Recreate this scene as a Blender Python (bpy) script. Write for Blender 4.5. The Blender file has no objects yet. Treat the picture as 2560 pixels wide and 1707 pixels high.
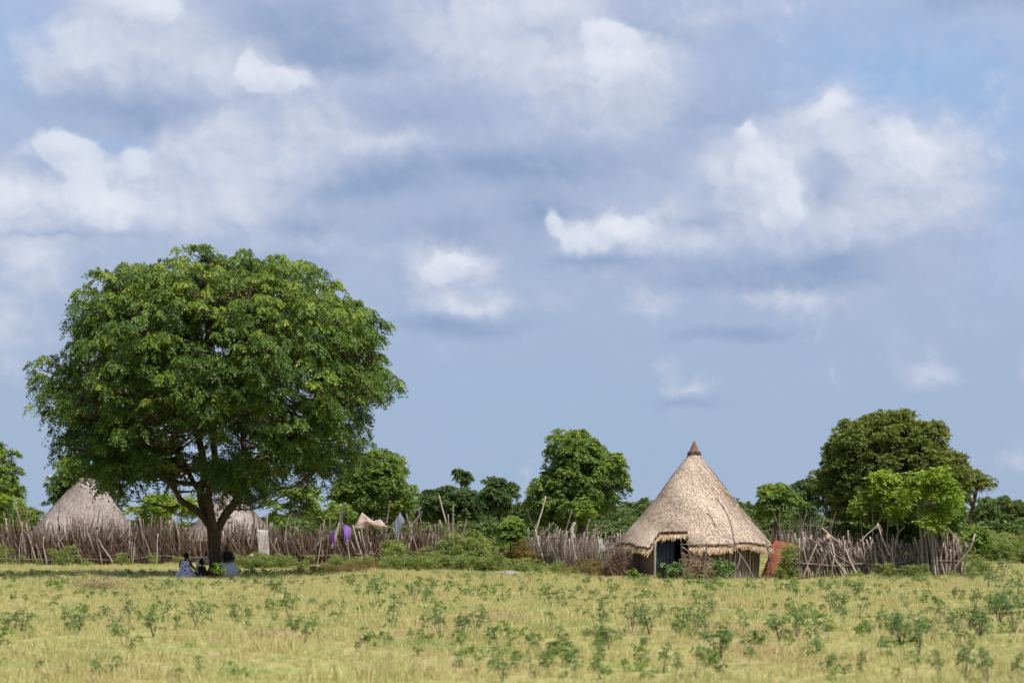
import bpy, math, random
import numpy as np
from mathutils import Vector, noise as mnoise
R = math.radians
rng = np.random.default_rng(7)
random.seed(7)
scene = bpy.context.scene
col = scene.collection

# ---------------------------------------------------------------- camera
F = 6000.0          # focal length in photo pixels (2560 wide)
HY = 1310.0         # row of the horizon in the photo
CH = 2.3            # camera height
cam_d = bpy.data.cameras.new('camera')
cam_d.sensor_width = 36.0
cam_d.lens = 36.0 * F / 2560.0
cam_d.shift_y = (HY - 853.5) / 2560.0
cam_d.clip_start = 0.5
cam_d.clip_end = 6000
cam_d.dof.use_dof = True
cam_d.dof.focus_distance = 103.0
cam_d.dof.aperture_fstop = 1.7
cam = bpy.data.objects.new('camera', cam_d)
cam.location = (0, 0, CH)
cam.rotation_euler = (R(90), 0, 0)
col.objects.link(cam)
scene.camera = cam

def P(px, py, Y):
    return np.array([(px - 1280.0) / F * Y, Y, CH - (py - HY) / F * Y])
def GY(py):
    return F * CH / (py - HY)
def srgb(r, g, b):
    f = lambda c: (c / 255.0 / 12.92) if c / 255.0 <= 0.04045 else ((c / 255.0 + 0.055) / 1.055) ** 2.4
    return (f(r), f(g), f(b), 1.0)

# ---------------------------------------------------------------- sun
SUN = Vector((0.33, -0.40, 0.86)).normalized()      # direction towards the sun
sun_d = bpy.data.lights.new('sun', 'SUN')
sun_d.energy = 5.0
sun_d.angle = R(0.5)
sun_d.color = (1.0, 0.95, 0.87)
sun = bpy.data.objects.new('sun', sun_d)
sun.rotation_euler = SUN.to_track_quat('Z', 'Y').to_euler()
sun.location = (0, 0, 60)
col.objects.link(sun)

# ---------------------------------------------------------------- world: sky with broken cloud
class NT:
    """small wrapper to write node trees as expressions"""
    def __init__(s, tree): s.t = tree; s.n = tree.nodes; s.l = tree.links
    def node(s, kind, **kw):
        nd = s.n.new(kind)
        for k, v in kw.items(): setattr(nd, k, v)
        return nd
    def put(s, sock, v):
        if isinstance(v, bpy.types.NodeSocket): s.l.new(v, sock)
        else: sock.default_value = v
    def m(s, op, a, b=0.0, c=0.0, clamp=False):
        nd = s.node('ShaderNodeMath', operation=op, use_clamp=clamp)
        s.put(nd.inputs[0], a); s.put(nd.inputs[1], b)
        if len(nd.inputs) > 2: s.put(nd.inputs[2], c)
        return nd.outputs[0]
    def vm(s, op, a, b=(0, 0, 0), c=(0, 0, 0)):
        nd = s.node('ShaderNodeVectorMath', operation=op)
        s.put(nd.inputs[0], a)
        if op == 'SCALE': s.put(nd.inputs[3], b)
        else:
            s.put(nd.inputs[1], b)
            if op == 'MULTIPLY_ADD': s.put(nd.inputs[2], c)
        return nd.outputs[0]
    def mix(s, f, a, b, mode='MIX'):
        nd = s.node('ShaderNodeMix', data_type='RGBA', blend_type=mode)
        s.put(nd.inputs[0], f); s.put(nd.inputs[6], a); s.put(nd.inputs[7], b)
        return nd.outputs[2]
    def noise(s, vec, scale, detail=4, rough=0.55, dist=0.0):
        nd = s.node('ShaderNodeTexNoise')
        if vec is not None: s.put(nd.inputs['Vector'], vec)
        nd.inputs['Scale'].default_value = scale
        nd.inputs['Detail'].default_value = detail
        nd.inputs['Roughness'].default_value = rough
        nd.inputs['Distortion'].default_value = dist
        return nd
    def rng(s, v, a, b, c=0.0, d=1.0, smooth=False):
        nd = s.node('ShaderNodeMapRange', interpolation_type='SMOOTHSTEP' if smooth else 'LINEAR')
        s.put(nd.inputs[0], v)
        for i, x in enumerate((a, b, c, d)): nd.inputs[i + 1].default_value = x
        return nd.outputs[0]

world = bpy.data.worlds.new('World')
scene.world = world
world.use_nodes = True
wt = NT(world.node_tree)
for n_ in list(wt.n): wt.n.remove(n_)
wout = wt.node('ShaderNodeOutputWorld')
sky = wt.node('ShaderNodeTexSky', sky_type='NISHITA')
sky.sun_disc = False
sky.sun_elevation = math.asin(SUN.z)
sky.sun_rotation = math.atan2(SUN.x, SUN.y)
sky.altitude = 400; sky.air_density = 1.1; sky.dust_density = 1.6
tc = wt.node('ShaderNodeTexCoord')
sx = wt.node('ShaderNodeSeparateXYZ'); wt.l.new(tc.outputs['Generated'], sx.inputs[0])
az = wt.m('ARCTAN2', sx.outputs[0], sx.outputs[1])
el = wt.m('ARCSINE', sx.outputs[2])
U = wt.m('MULTIPLY_ADD', az, 6.0, 1.28)
V = wt.m('MULTIPLY_ADD', el, -6.0, 1.31)
cx = wt.node('ShaderNodeCombineXYZ')
wt.l.new(U, cx.inputs[0]); wt.l.new(V, cx.inputs[1])
uv = cx.outputs[0]
n1 = wt.noise(wt.vm('MULTIPLY', uv, (1.0, 1.05, 1.0)), 4.2, 7, 0.58, 0.2)
n2 = wt.noise(wt.vm('ADD', uv, (7.3, 2.1, 0)), 13.0, 6, 0.6, 0.0)
w1 = wt.vm('MULTIPLY', wt.vm('SUBTRACT', n1.outputs['Color'], (0.5, 0.5, 0.5)), (0.24, 0.15, 0))
w2 = wt.vm('MULTIPLY', wt.vm('SUBTRACT', n2.outputs['Color'], (0.5, 0.5, 0.5)), (0.085, 0.075, 0))
uvw = wt.vm('ADD', wt.vm('ADD', uv, w1), w2)
uvs = wt.vm('ADD', wt.vm('ADD', uv, wt.vm('SCALE', w1, 0.55)), wt.vm('SCALE', w2, 0.6))
def blobs(lst, coord, gain=1.0, size=1.0):
    acc = None
    for b in lst:
        bx, by, rx, ry, amp = b[:5]
        k = 1.55 * size
        mp = wt.node('ShaderNodeMapping', vector_type='TEXTURE')
        wt.l.new(coord, mp.inputs[0])
        mp.inputs[1].default_value = (bx, by, 0)
        mp.inputs[2].default_value = (0, 0, R(b[5]) if len(b) > 5 else 0)
        mp.inputs[3].default_value = (rx * k, ry * k, 1)
        g = wt.node('ShaderNodeTexGradient', gradient_type='QUADRATIC_SPHERE')
        wt.l.new(mp.outputs[0], g.inputs[0])
        acc = wt.m('MULTIPLY_ADD', g.outputs['Fac'], amp * gain, acc if acc is not None else 0.0)
    return acc
LIGHT = [(.33,.05,.16,.09,.9),(.20,.19,.13,.09,.8),(.40,.16,.30,.11,.7),(.62,.19,.22,.10,.6),(.77,.33,.24,.06,.7,-4),
 (.97,.37,.2,.04,.5),(.72,.43,.18,.07,.7),(.47,.42,.16,.09,.5),(.58,.52,.14,.10,.4),(.45,.56,.25,.06,.7),(.10,.67,.17,.14,.6),
 (.22,.53,.27,.08,.7),(.03,.52,.14,.09,.8),(1.32,.05,.3,.08,.5),(1.18,.14,.32,.14,.4),(1.42,.18,.28,.13,.9,20),(1.58,.26,.16,.12,.7),
 (1.78,.06,.18,.08,.4),(1.78,.44,.11,.08,.6),(1.90,.39,.11,.10,.7),(2.22,.46,.28,.13,.95,10),(2.08,.30,.09,.10,.6),(2.33,.40,.1,.1,.4),
 (1.58,.60,.27,.07,.6),(2.10,.575,.34,.07,.65),(1.14,.67,.13,.07,.8),(1.18,.765,.18,.045,.7),(1.62,.775,.08,.05,.6),(1.86,.745,.24,.04,.45),
 (1.73,.975,.09,.035,.42),(1.66,.92,.08,.05,.3),(2.31,.95,.09,.05,.33),(2.55,.94,.08,.06,.7),(.02,.83,.12,.08,.4),(2.52,1.14,.14,.06,.3),
 (.93,.62,.28,.07,.3),(.05,.95,.2,.1,.2),(1.0,.06,.3,.1,.15),(1.92,.52,.12,.16,.5)]
SHARP = [(.15,.395,.085,.05,1),(.215,.46,.07,.09,1),(.34,.43,.075,.05,.9),(.27,.545,.12,.05,.8),(.02,.52,.10,.055,.9),(.625,.205,.05,.06,1),
 (.72,.215,.075,.035,1),(.33,.035,.10,.045,.8),(.41,.05,.07,.05,.7),(1.52,.10,.085,.04,.9),(1.53,.17,.13,.08,.8),(1.95,.505,.06,.12,1.25),
 (1.885,.42,.07,.06,.7),(1.865,.34,.035,.04,.7),(2.08,.285,.055,.05,.7),(2.27,.375,.07,.06,.6),(2.3,.43,.06,.05,.5),(1.47,.605,.09,.05,.75),(1.60,.58,.06,.03,.7),
 (1.14,.65,.06,.03,.6),(1.11,.69,.05,.03,.6),(2.545,.93,.035,.045,.8),(1.39,.56,.03,.03,.6)]
DARK = [(.74,.10,.30,.085,1.1),(.87,.16,.22,.05,.8),(.32,.29,.26,.07,.9),(.37,.33,.09,.045,.6),(1.25,.43,.42,.055,1.2),(.93,.475,.18,.05,1.1),
 (1.15,.585,.22,.06,.8),(.75,.57,.14,.05,.6),(1.38,.53,.13,.07,.9),(1.75,.31,.28,.09,.5),(1.02,.30,.28,.08,.55),(1.93,.70,.32,.045,1.3),(2.1,.66,.12,.04,.6),
 (1.83,.835,.18,.026,.9),(1.13,.815,.20,.028,1.1),(2.47,.015,.22,.065,1.3),(1.5,.66,.20,.022,.8),(1.62,.09,.3,.05,.45),(2.06,.50,.06,.10,.7),
 (1.75,.56,.12,.04,.6),(.15,.605,.3,.02,.6),(1.72,1.01,.10,.02,.5),(.7,.66,.2,.04,.4),(.25,.47,.05,.04,.5)]
BLUE = [(2.25,.20,.55,.26,1.1),(-.02,.15,.24,.3,.9),(.28,.385,.16,.05,.7),(2.52,.5,.18,.3,.6),(.12,.12,.1,.1,.4),(1.3,.95,.9,.3,.18)]
fb = wt.rng(n1.outputs['Fac'], 0.3, 0.7)
fb2 = wt.rng(n2.outputs['Fac'], 0.3, 0.7)
L_ = wt.m('MULTIPLY', blobs(LIGHT, uvw), wt.m('MULTIPLY_ADD', fb, 0.9, 0.55))
S_ = wt.m('ADD', blobs(SHARP, uvw, 2.0), wt.m('MULTIPLY_ADD', fb2, 0.75, -0.45))
D_ = wt.m('MULTIPLY', blobs(DARK, uvs), wt.m('MULTIPLY_ADD', fb, 0.5, 0.8))
B_ = wt.m('MULTIPLY', blobs(BLUE, uvs), wt.m('MULTIPLY_ADD', fb, 0.7, 0.6))
# thin veil; goes on unchanged outside the frame
veil = wt.mix(wt.rng(V, 0.0, 1.3, smooth=True), srgb(177, 189, 218), srgb(161, 182, 207))
n3 = wt.noise(wt.vm('MULTIPLY', uv, (1.0, 2.0, 1.0)), 1.7, 6, 0.6)
veil = wt.mix(wt.rng(n3.outputs['Fac'], .35, .65, 0, .5, True), veil, srgb(165, 183, 213))
# relief: cloud tops facing the sun (up and right) brighter than their undersides
def relief(scale, off, det, k):
    q1 = wt.vm('MULTIPLY', uvs, (1, 1.0, 1))
    r1 = wt.noise(q1, scale, det, .56, .15); r2 = wt.noise(wt.vm('ADD', q1, off), scale, det, .56, .15)
    return wt.m('MULTIPLY', wt.m('SUBTRACT', r1.outputs['Fac'], r2.outputs['Fac']), k), r1.outputs['Fac']
rl1, d1 = relief(4.2, (.022, -.045, 0), 4, 4.2)
rl2, d2 = relief(12.0, (.010, -.018, 0), 3, 1.7)
rel = wt.m('ADD', rl1, rl2)
c = wt.mix(wt.m('MULTIPLY', B_, 1.0, clamp=True), veil, srgb(152, 185, 226))
Dc = wt.m('MULTIPLY_ADD', D_, 1.05, wt.m('MULTIPLY', wt.m('SUBTRACT', d1, .5), wt.m('MULTIPLY', D_, 1.6)))
c = wt.mix(wt.m('MULTIPLY', Dc, .5, clamp=True), c, srgb(139, 162, 196))
edge = wt.m('ADD', wt.m('MULTIPLY', wt.m('SUBTRACT', d1, .5), 1.5), wt.m('MULTIPLY', wt.m('SUBTRACT', fb2, .5), .24))
Lb = blobs(LIGHT, uvs, 1.0, 1.25)
Sb = blobs(SHARP, uvs, 1.0, 1.12)
rel3 = wt.m('SUBTRACT', Lb, blobs(LIGHT, wt.vm('ADD', uvs, (.012, -.030, 0)), 1.0, 1.25))
rel4 = wt.m('SUBTRACT', Sb, blobs(SHARP, wt.vm('ADD', uvs, (.010, -.022, 0)), 1.0, 1.12))
Lm = wt.rng(wt.m('MULTIPLY_ADD', Lb, 1.3, wt.m('MULTIPLY', edge, .95)), .08, .85, 0, .86, True)
Sm = wt.rng(wt.m('MULTIPLY_ADD', Sb, 1.5, wt.m('MULTIPLY', edge, 1.0)), .20, .66, 0, 1, True)
tone = wt.m('ADD', wt.m('MULTIPLY_ADD', rel, .42, .64), wt.m('MULTIPLY', rel3, .7), clamp=True)
cl_ = wt.mix(tone, srgb(170, 184, 213), srgb(222, 226, 239))
c = wt.mix(Lm, c, cl_)
c = wt.mix(wt.m('MULTIPLY', Dc, 1.05, clamp=True), c, srgb(144, 166, 199))
c = wt.mix(wt.m('MULTIPLY', Sm, .78), c, wt.mix(wt.m('ADD', wt.m('MULTIPLY_ADD', rel, .45, .66), wt.m('MULTIPLY', rel4, .5), clamp=True), srgb(188, 199, 224), srgb(236, 239, 247)))
# faint structure in the grey parts too
c = wt.mix(wt.m('MULTIPLY', wt.m('MULTIPLY_ADD', rel, .22, .05, clamp=True), wt.rng(V, .55, .95, 1, .25, True)), c, srgb(200, 209, 230))
# broken cloud over the rest of the sky
n4 = wt.noise(tc.outputs['Generated'], 3.0, 8, 0.6, 0.3)
rest = wt.rng(n4.outputs['Fac'], 0.42, 0.62, 0.25, 0.9, True)
near = wt.rng(wt.vm('LENGTH', wt.vm('SUBTRACT', uv, (1.28, 0.65, 0))) if False else wt.m('MAXIMUM', wt.m('ABSOLUTE', wt.m('SUBTRACT', U, 1.28)), wt.m('MULTIPLY', wt.m('ABSOLUTE', wt.m('SUBTRACT', V, 0.65)), 1.6)), 1.5, 3.2, 1, 0, True)
cover = wt.m('MAXIMUM', rest, near)
bgA = wt.node('ShaderNodeBackground'); wt.l.new(sky.outputs[0], bgA.inputs[0]); bgA.inputs[1].default_value = 0.10
bgB = wt.node('ShaderNodeBackground'); wt.l.new(c, bgB.inputs[0]); bgB.inputs[1].default_value = 1.0
ms = wt.node('ShaderNodeMixShader')
wt.l.new(cover, ms.inputs[0]); wt.l.new(bgA.outputs[0], ms.inputs[1]); wt.l.new(bgB.outputs[0], ms.inputs[2])
wt.l.new(ms.outputs[0], wout.inputs[0])
world.cycles.sampling_method = 'MANUAL'
world.cycles.sample_map_resolution = 512

vs = scene.view_settings
scene.display_settings.display_device = 'sRGB'
vs.view_transform = 'Standard'; vs.look = 'None'; vs.exposure = 0.0; vs.gamma = 1.0
vs.use_curve_mapping = False
scene.cycles.max_bounces = 5
scene.cycles.diffuse_bounces = 3
scene.cycles.transmission_bounces = 3
scene.cycles.use_denoising = True

# ---------------------------------------------------------------- helpers
def tag(o, label=None, cat=None, group=None, kind=None):
    if label: o['label'] = label
    if cat: o['category'] = cat
    if group: o['group'] = group
    if kind: o['kind'] = kind
    return o
def empty(name, loc, label=None, cat=None, group=None):
    o = bpy.data.objects.new(name, None)
    o.location = [float(v) for v in loc]; o.empty_display_size = 0.2
    col.objects.link(o)
    return tag(o, label, cat, group)
def mesh_np(name, v, quads=None, tris=None, attrs=None, mat=None, smooth=False):
    """mesh from numpy arrays"""
    me = bpy.data.meshes.new(name)
    v = np.asarray(v, dtype=np.float32)
    nq = 0 if quads is None else len(quads); nt = 0 if tris is None else len(tris)
    loops = []
    if nq: loops.append(np.asarray(quads, dtype=np.int32).ravel())
    if nt: loops.append(np.asarray(tris, dtype=np.int32).ravel())
    loops = np.concatenate(loops)
    me.vertices.add(len(v)); me.vertices.foreach_set('co', v.ravel())
    me.loops.add(len(loops)); me.loops.foreach_set('vertex_index', loops)
    me.polygons.add(nq + nt)
    starts = np.concatenate([np.arange(nq) * 4, nq * 4 + np.arange(nt) * 3]).astype(np.int32)
    me.polygons.foreach_set('loop_start', starts)
    me.update(calc_edges=True)
    if attrs:
        for k, a in attrs.items():
            at = me.attributes.new(k, 'FLOAT', 'POINT')
            at.data.foreach_set('value', np.asarray(a, dtype=np.float32))
    if mat: me.materials.append(mat)
    if smooth: me.polygons.foreach_set('use_smooth', np.ones(nq + nt, dtype=bool))
    return me
def obj(name, me, parent=None, loc=None):
    o = bpy.data.objects.new(name, me)
    col.objects.link(o)
    if parent is not None: o.parent = parent
    if loc is not None: o.location = [float(x) for x in loc]
    return o
class MB:
    def __init__(s): s.v = []; s.q = []; s.t = []; s.n = 0; s.a = []
    def add(s, v, q=None, t=None, a=0.5):
        v = np.asarray(v, dtype=float).reshape(-1, 3)
        s.v.append(v)
        if q is not None and len(q): s.q.append(np.asarray(q).reshape(-1, 4) + s.n)
        if t is not None and len(t): s.t.append(np.asarray(t).reshape(-1, 3) + s.n)
        s.a.append(np.full(len(v), a) if np.isscalar(a) else np.asarray(a))
        s.n += len(v)
    def mesh(s, name, mat=None, smooth=True, origin=None):
        v = np.concatenate(s.v)
        if origin is not None: v = v - np.asarray(origin)
        return mesh_np(name, v, np.concatenate(s.q) if s.q else None, np.concatenate(s.t) if s.t else None, {'tint': np.concatenate(s.a)}, mat, smooth)
    def build(s, name, mat, parent=None, smooth=True, origin=None, label=None):
        o = obj(name, s.mesh(name, mat, smooth, origin), parent)
        if label: o['label'] = label
        return o
def tube(mb, pts, radii, sides=6, cap=True, a=0.5, wob=0.0):
    pts = np.asarray(pts, dtype=float); n = len(pts)
    radii = np.full(n, radii) if np.isscalar(radii) else np.asarray(radii, dtype=float)
    tan = np.gradient(pts, axis=0); tan /= np.linalg.norm(tan, axis=1)[:, None] + 1e-9
    ref = np.array([0.31, 0.95, 0.05]) if abs(tan[0][1]) < 0.8 else np.array([1.0, 0.1, 0])
    ang = np.linspace(0, 2 * math.pi, sides, endpoint=False)
    V = []
    for i in range(n):
        b1 = np.cross(tan[i], ref); b1 /= np.linalg.norm(b1) + 1e-9
        b2 = np.cross(tan[i], b1)
        rr = radii[i] * (1 + wob * rng.uniform(-1, 1, sides))
        V.append(pts[i] + np.outer(np.cos(ang) * rr, b1) + np.outer(np.sin(ang) * rr, b2))
    V = np.concatenate(V)
    q = []
    for i in range(n - 1):
        for j in range(sides):
            k = (j + 1) % sides
            q.append((i * sides + j, i * sides + k, (i + 1) * sides + k, (i + 1) * sides + j))
    t = []
    if cap:
        V = np.concatenate([V, pts[:1], pts[-1:]]); c0 = n * sides
        for j in range(sides):
            k = (j + 1) % sides
            t.append((c0, k, j)); t.append((c0 + 1, (n - 1) * sides + j, (n - 1) * sides + k))
    mb.add(V, q, t, a)
def smooth_path(pts, n=4):
    """Catmull-Rom through the points"""
    pts = np.asarray(pts, dtype=float); out = []
    p = np.concatenate([[2 * pts[0] - pts[1]], pts, [2 * pts[-1] - pts[-2]]])
    for i in range(1, len(p) - 2):
        for t in np.linspace(0, 1, n, endpoint=False):
            out.append(0.5 * (2 * p[i] + (p[i + 1] - p[i - 1]) * t + (2 * p[i - 1] - 5 * p[i] + 4 * p[i + 1] - p[i + 2]) * t * t + (3 * p[i] - p[i - 1] - 3 * p[i + 1] + p[i + 2]) * t ** 3))
    out.append(pts[-1]); return np.array(out)

# ---------------------------------------------------------------- materials
def material(name, c1, c2, scale=6.0, rough=0.85, spec=0.25, c3=None, rnd=0.0, bump=0.0, bscale=None, stretch=None, tint=None, trans=0.0, tcol=None, coords='Object', detail=5):
    """two or three colours mixed by noise, optional per-object random, per-vertex tint, translucency"""
    m = bpy.data.materials.new(name); m.use_nodes = True
    t = NT(m.node_tree); bs = t.n['Principled BSDF']
    tcn = t.node('ShaderNodeTexCoord'); 
    vec = t.node('ShaderNodeNewGeometry').outputs['Position'] if coords == 'Pos' else tcn.outputs[coords]
    if stretch: vec = t.vm('MULTIPLY', vec, stretch)
    nz = t.noise(vec, scale, detail, 0.6)
    f = t.rng(nz.outputs['Fac'], 0.32, 0.68)
    if rnd:
        oi = t.node('ShaderNodeObjectInfo')
        f = t.m('ADD', t.m('MULTIPLY', f, 1 - rnd), t.m('MULTIPLY', oi.outputs['Random'], rnd), clamp=True)
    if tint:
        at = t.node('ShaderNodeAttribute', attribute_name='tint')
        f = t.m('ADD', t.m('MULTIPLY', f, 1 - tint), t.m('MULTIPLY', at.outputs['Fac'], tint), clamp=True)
    if c3 is None: cc = t.mix(f, c1, c2)
    else:
        cr = t.node('ShaderNodeValToRGB')
        cr.color_ramp.elements[0].color = c1; cr.color_ramp.elements[1].color = c3
        e = cr.color_ramp.elements.new(0.5); e.color = c2
        t.l.new(f, cr.inputs[0]); cc = cr.outputs[0]
    t.l.new(cc, bs.inputs['Base Color'])
    bs.inputs['Roughness'].default_value = rough
    bs.inputs['Specular IOR Level'].default_value = spec
    if bump:
        nb = t.noise(vec, bscale or scale * 3, 4, 0.6)
        bp = t.node('ShaderNodeBump'); bp.inputs['Strength'].default_value = bump; bp.inputs['Distance'].default_value = 0.02
        t.l.new(nb.outputs['Fac'], bp.inputs['Height']); t.l.new(bp.outputs[0], bs.inputs['Normal'])
    if trans:
        tr = t.node('ShaderNodeBsdfTranslucent')
        if tcol: t.l.new(t.mix(1.0, cc, tcol, 'MULTIPLY'), tr.inputs[0])
        else: t.l.new(cc, tr.inputs[0])
        mx = t.node('ShaderNodeMixShader'); mx.inputs[0].default_value = trans
        out = t.n['Material Output']
        t.l.new(bs.outputs[0], mx.inputs[1]); t.l.new(tr.outputs[0], mx.inputs[2]); t.l.new(mx.outputs[0], out.inputs[0])
    return m
def lin(r, g, b): return (r, g, b, 1.0)
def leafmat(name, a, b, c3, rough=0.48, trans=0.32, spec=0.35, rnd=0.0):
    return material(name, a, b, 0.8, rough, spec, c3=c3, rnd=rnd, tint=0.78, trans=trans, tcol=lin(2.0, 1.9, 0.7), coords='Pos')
M = {}
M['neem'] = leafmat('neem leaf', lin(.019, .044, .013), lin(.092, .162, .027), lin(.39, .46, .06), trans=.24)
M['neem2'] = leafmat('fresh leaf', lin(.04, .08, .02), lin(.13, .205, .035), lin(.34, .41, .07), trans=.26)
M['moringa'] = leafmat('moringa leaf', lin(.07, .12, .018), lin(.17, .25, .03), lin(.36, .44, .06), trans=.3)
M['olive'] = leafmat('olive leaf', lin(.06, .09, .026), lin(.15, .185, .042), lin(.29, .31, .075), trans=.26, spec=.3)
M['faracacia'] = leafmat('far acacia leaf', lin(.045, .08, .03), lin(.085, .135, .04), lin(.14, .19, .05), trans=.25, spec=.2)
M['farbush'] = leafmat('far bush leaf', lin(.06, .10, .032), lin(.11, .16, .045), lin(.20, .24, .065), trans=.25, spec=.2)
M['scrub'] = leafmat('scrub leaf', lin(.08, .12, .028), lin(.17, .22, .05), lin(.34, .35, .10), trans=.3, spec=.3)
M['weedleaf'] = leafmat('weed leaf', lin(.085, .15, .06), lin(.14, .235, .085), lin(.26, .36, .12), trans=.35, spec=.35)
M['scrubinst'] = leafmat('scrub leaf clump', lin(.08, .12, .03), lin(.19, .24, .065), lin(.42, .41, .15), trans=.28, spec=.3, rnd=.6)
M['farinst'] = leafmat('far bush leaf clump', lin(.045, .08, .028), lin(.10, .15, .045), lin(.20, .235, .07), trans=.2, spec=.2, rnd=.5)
M['bark'] = material('bark', lin(.05, .032, .024), lin(.11, .075, .056), 5, .9, .15, bump=.8, bscale=14, stretch=(3, 3, .6), coords='Pos')
M['palebark'] = material('pale bark', lin(.17, .15, .13), lin(.30, .27, .24), 5, .9, .15, bump=.5, bscale=14, stretch=(3, 3, .6), coords='Pos')
M['stick'] = material('weathered stick', lin(.13, .10, .08), lin(.32, .255, .22), 7, .9, .15, c3=lin(.60, .515, .455), rnd=.7, bump=.5, bscale=20, stretch=(4, 4, .5))
M['darkstick'] = material('dark crooked stick', lin(.055, .038, .03), lin(.15, .11, .09), 7, .9, .15, c3=lin(.30, .235, .20), rnd=.7, bump=.5, bscale=20, stretch=(4, 4, .5))
M['twig'] = material('dry twig', lin(.085, .06, .045), lin(.20, .15, .12), 3, .9, .1, c3=lin(.42, .34, .28), tint=.7)
M['rail'] = material('rail wood', lin(.12, .095, .08), lin(.25, .205, .175), 5, .9, .15)
# ---------------------------------------------------------------- ground
def ground_z(x, y):
    return 0.05 * math.sin(x * 0.21 + 1.3) * math.sin(y * 0.13) + 0.03 * math.sin(x * 0.53 + y * 0.37)
gm = material('dry grass soil', lin(.30, .23, .11), lin(.38, .34, .14), .35, .95, .05, c3=lin(.30, .34, .11), bump=.6, bscale=9, coords='Pos', detail=9)
def make_ground():
    xs = np.concatenate([np.linspace(-2600, -80, 24), np.linspace(-72, 72, 97), np.linspace(80, 2600, 24)])
    ys = np.concatenate([np.linspace(-400, 16, 12), np.linspace(20, 180, 120), np.linspace(190, 5200, 50)])
    X, Yy = np.meshgrid(xs, ys)
    Z = 0.05 * np.sin(X * 0.21 + 1.3) * np.sin(Yy * 0.13) + 0.03 * np.sin(X * 0.53 + Yy * 0.37)
    nx, ny = len(xs), len(ys)
    idx = np.arange(nx * ny).reshape(ny, nx)
    q = np.stack([idx[:-1, :-1], idx[:-1, 1:], idx[1:, 1:], idx[1:, :-1]], -1).reshape(-1, 4)
    o = obj('ground', mesh_np('ground', np.stack([X, Yy, Z], -1).reshape(-1, 3), q, None, None, gm, True))
    tag(o, 'flat grassy ground reaching the horizon', None, None, 'structure')
make_ground()

# ---------------------------------------------------------------- scatter by geometry nodes
def scatter(name, pts, rot, scl, idx, sources, kind='stuff', label=None, cat=None):
    me = bpy.data.meshes.new(name)
    n = len(pts)
    me.vertices.add(n); me.vertices.foreach_set('co', np.asarray(pts, dtype=np.float32).ravel())
    a = me.attributes.new('rot', 'FLOAT_VECTOR', 'POINT'); a.data.foreach_set('vector', np.asarray(rot, dtype=np.float32).ravel())
    a = me.attributes.new('scl', 'FLOAT', 'POINT'); a.data.foreach_set('value', np.asarray(scl, dtype=np.float32))
    a = me.attributes.new('idx', 'INT', 'POINT'); a.data.foreach_set('value', np.asarray(idx, dtype=np.int32))
    o = obj(name, me)
    g = bpy.data.node_groups.new(name, 'GeometryNodeTree')
    g.interface.new_socket('Geometry', in_out='INPUT', socket_type='NodeSocketGeometry')
    g.interface.new_socket('Geometry', in_out='OUTPUT', socket_type='NodeSocketGeometry')
    gi = g.nodes.new('NodeGroupInput'); go = g.nodes.new('NodeGroupOutput')
    ip = g.nodes.new('GeometryNodeInstanceOnPoints'); ip.inputs['Pick Instance'].default_value = True
    jn = g.nodes.new('GeometryNodeJoinGeometry')
    for s in sources:
        oi = g.nodes.new('GeometryNodeObjectInfo'); oi.inputs['Object'].default_value = s; oi.inputs['As Instance'].default_value = True
        g.links.new(oi.outputs['Geometry'], jn.inputs[0])
    def attr(nm, dt):
        nd = g.nodes.new('GeometryNodeInputNamedAttribute'); nd.data_type = dt; nd.inputs['Name'].default_value = nm
        return nd.outputs['Attribute']
    g.links.new(gi.outputs[0], ip.inputs['Points']); g.links.new(jn.outputs[0], ip.inputs['Instance'])
    g.links.new(attr('idx', 'INT'), ip.inputs['Instance Index'])
    g.links.new(attr('rot', 'FLOAT_VECTOR'), ip.inputs['Rotation'])
    g.links.new(attr('scl', 'FLOAT'), ip.inputs['Scale'])
    g.links.new(ip.outputs[0], go.inputs[0])
    md = o.modifiers.new('scatter', 'NODES'); md.node_group = g
    return tag(o, label, cat, None, kind)
def tuft_source(name, nb, rad, h, w, mat, lean=0.5, seed=0):
    r = np.random.default_rng(seed)
    mb = MB()
    for i in range(nb):
        a = r.uniform(0, 6.283); rr = rad * math.sqrt(r.uniform()); bx, by = rr * math.cos(a), rr * math.sin(a)
        hh = h * r.uniform(.45, 1.1); da = r.uniform(0, 6.283); ln = lean * hh * r.uniform(.1, 1.1)
        dx, dy = math.cos(da), math.sin(da); wa = r.uniform(0, 6.283); wx, wy = math.cos(wa) * w * .5, math.sin(wa) * w * .5
        p0 = (bx, by, -.02); p1 = (bx + dx * ln * .3, by + dy * ln * .3, hh * .55); p2 = (bx + dx * ln, by + dy * ln, hh)
        v = [(p0[0] - wx, p0[1] - wy, p0[2]), (p0[0] + wx, p0[1] + wy, p0[2]), (p1[0] + wx * .8, p1[1] + wy * .8, p1[2]), (p1[0] - wx * .8, p1[1] - wy * .8, p1[2]), p2]
        mb.add(v, [(0, 1, 2, 3)], [(3, 2, 4)], a=r.uniform(0, 1))
    me = mb.mesh(name, mat, smooth=False)
    return bpy.data.objects.new(name, me)
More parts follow.
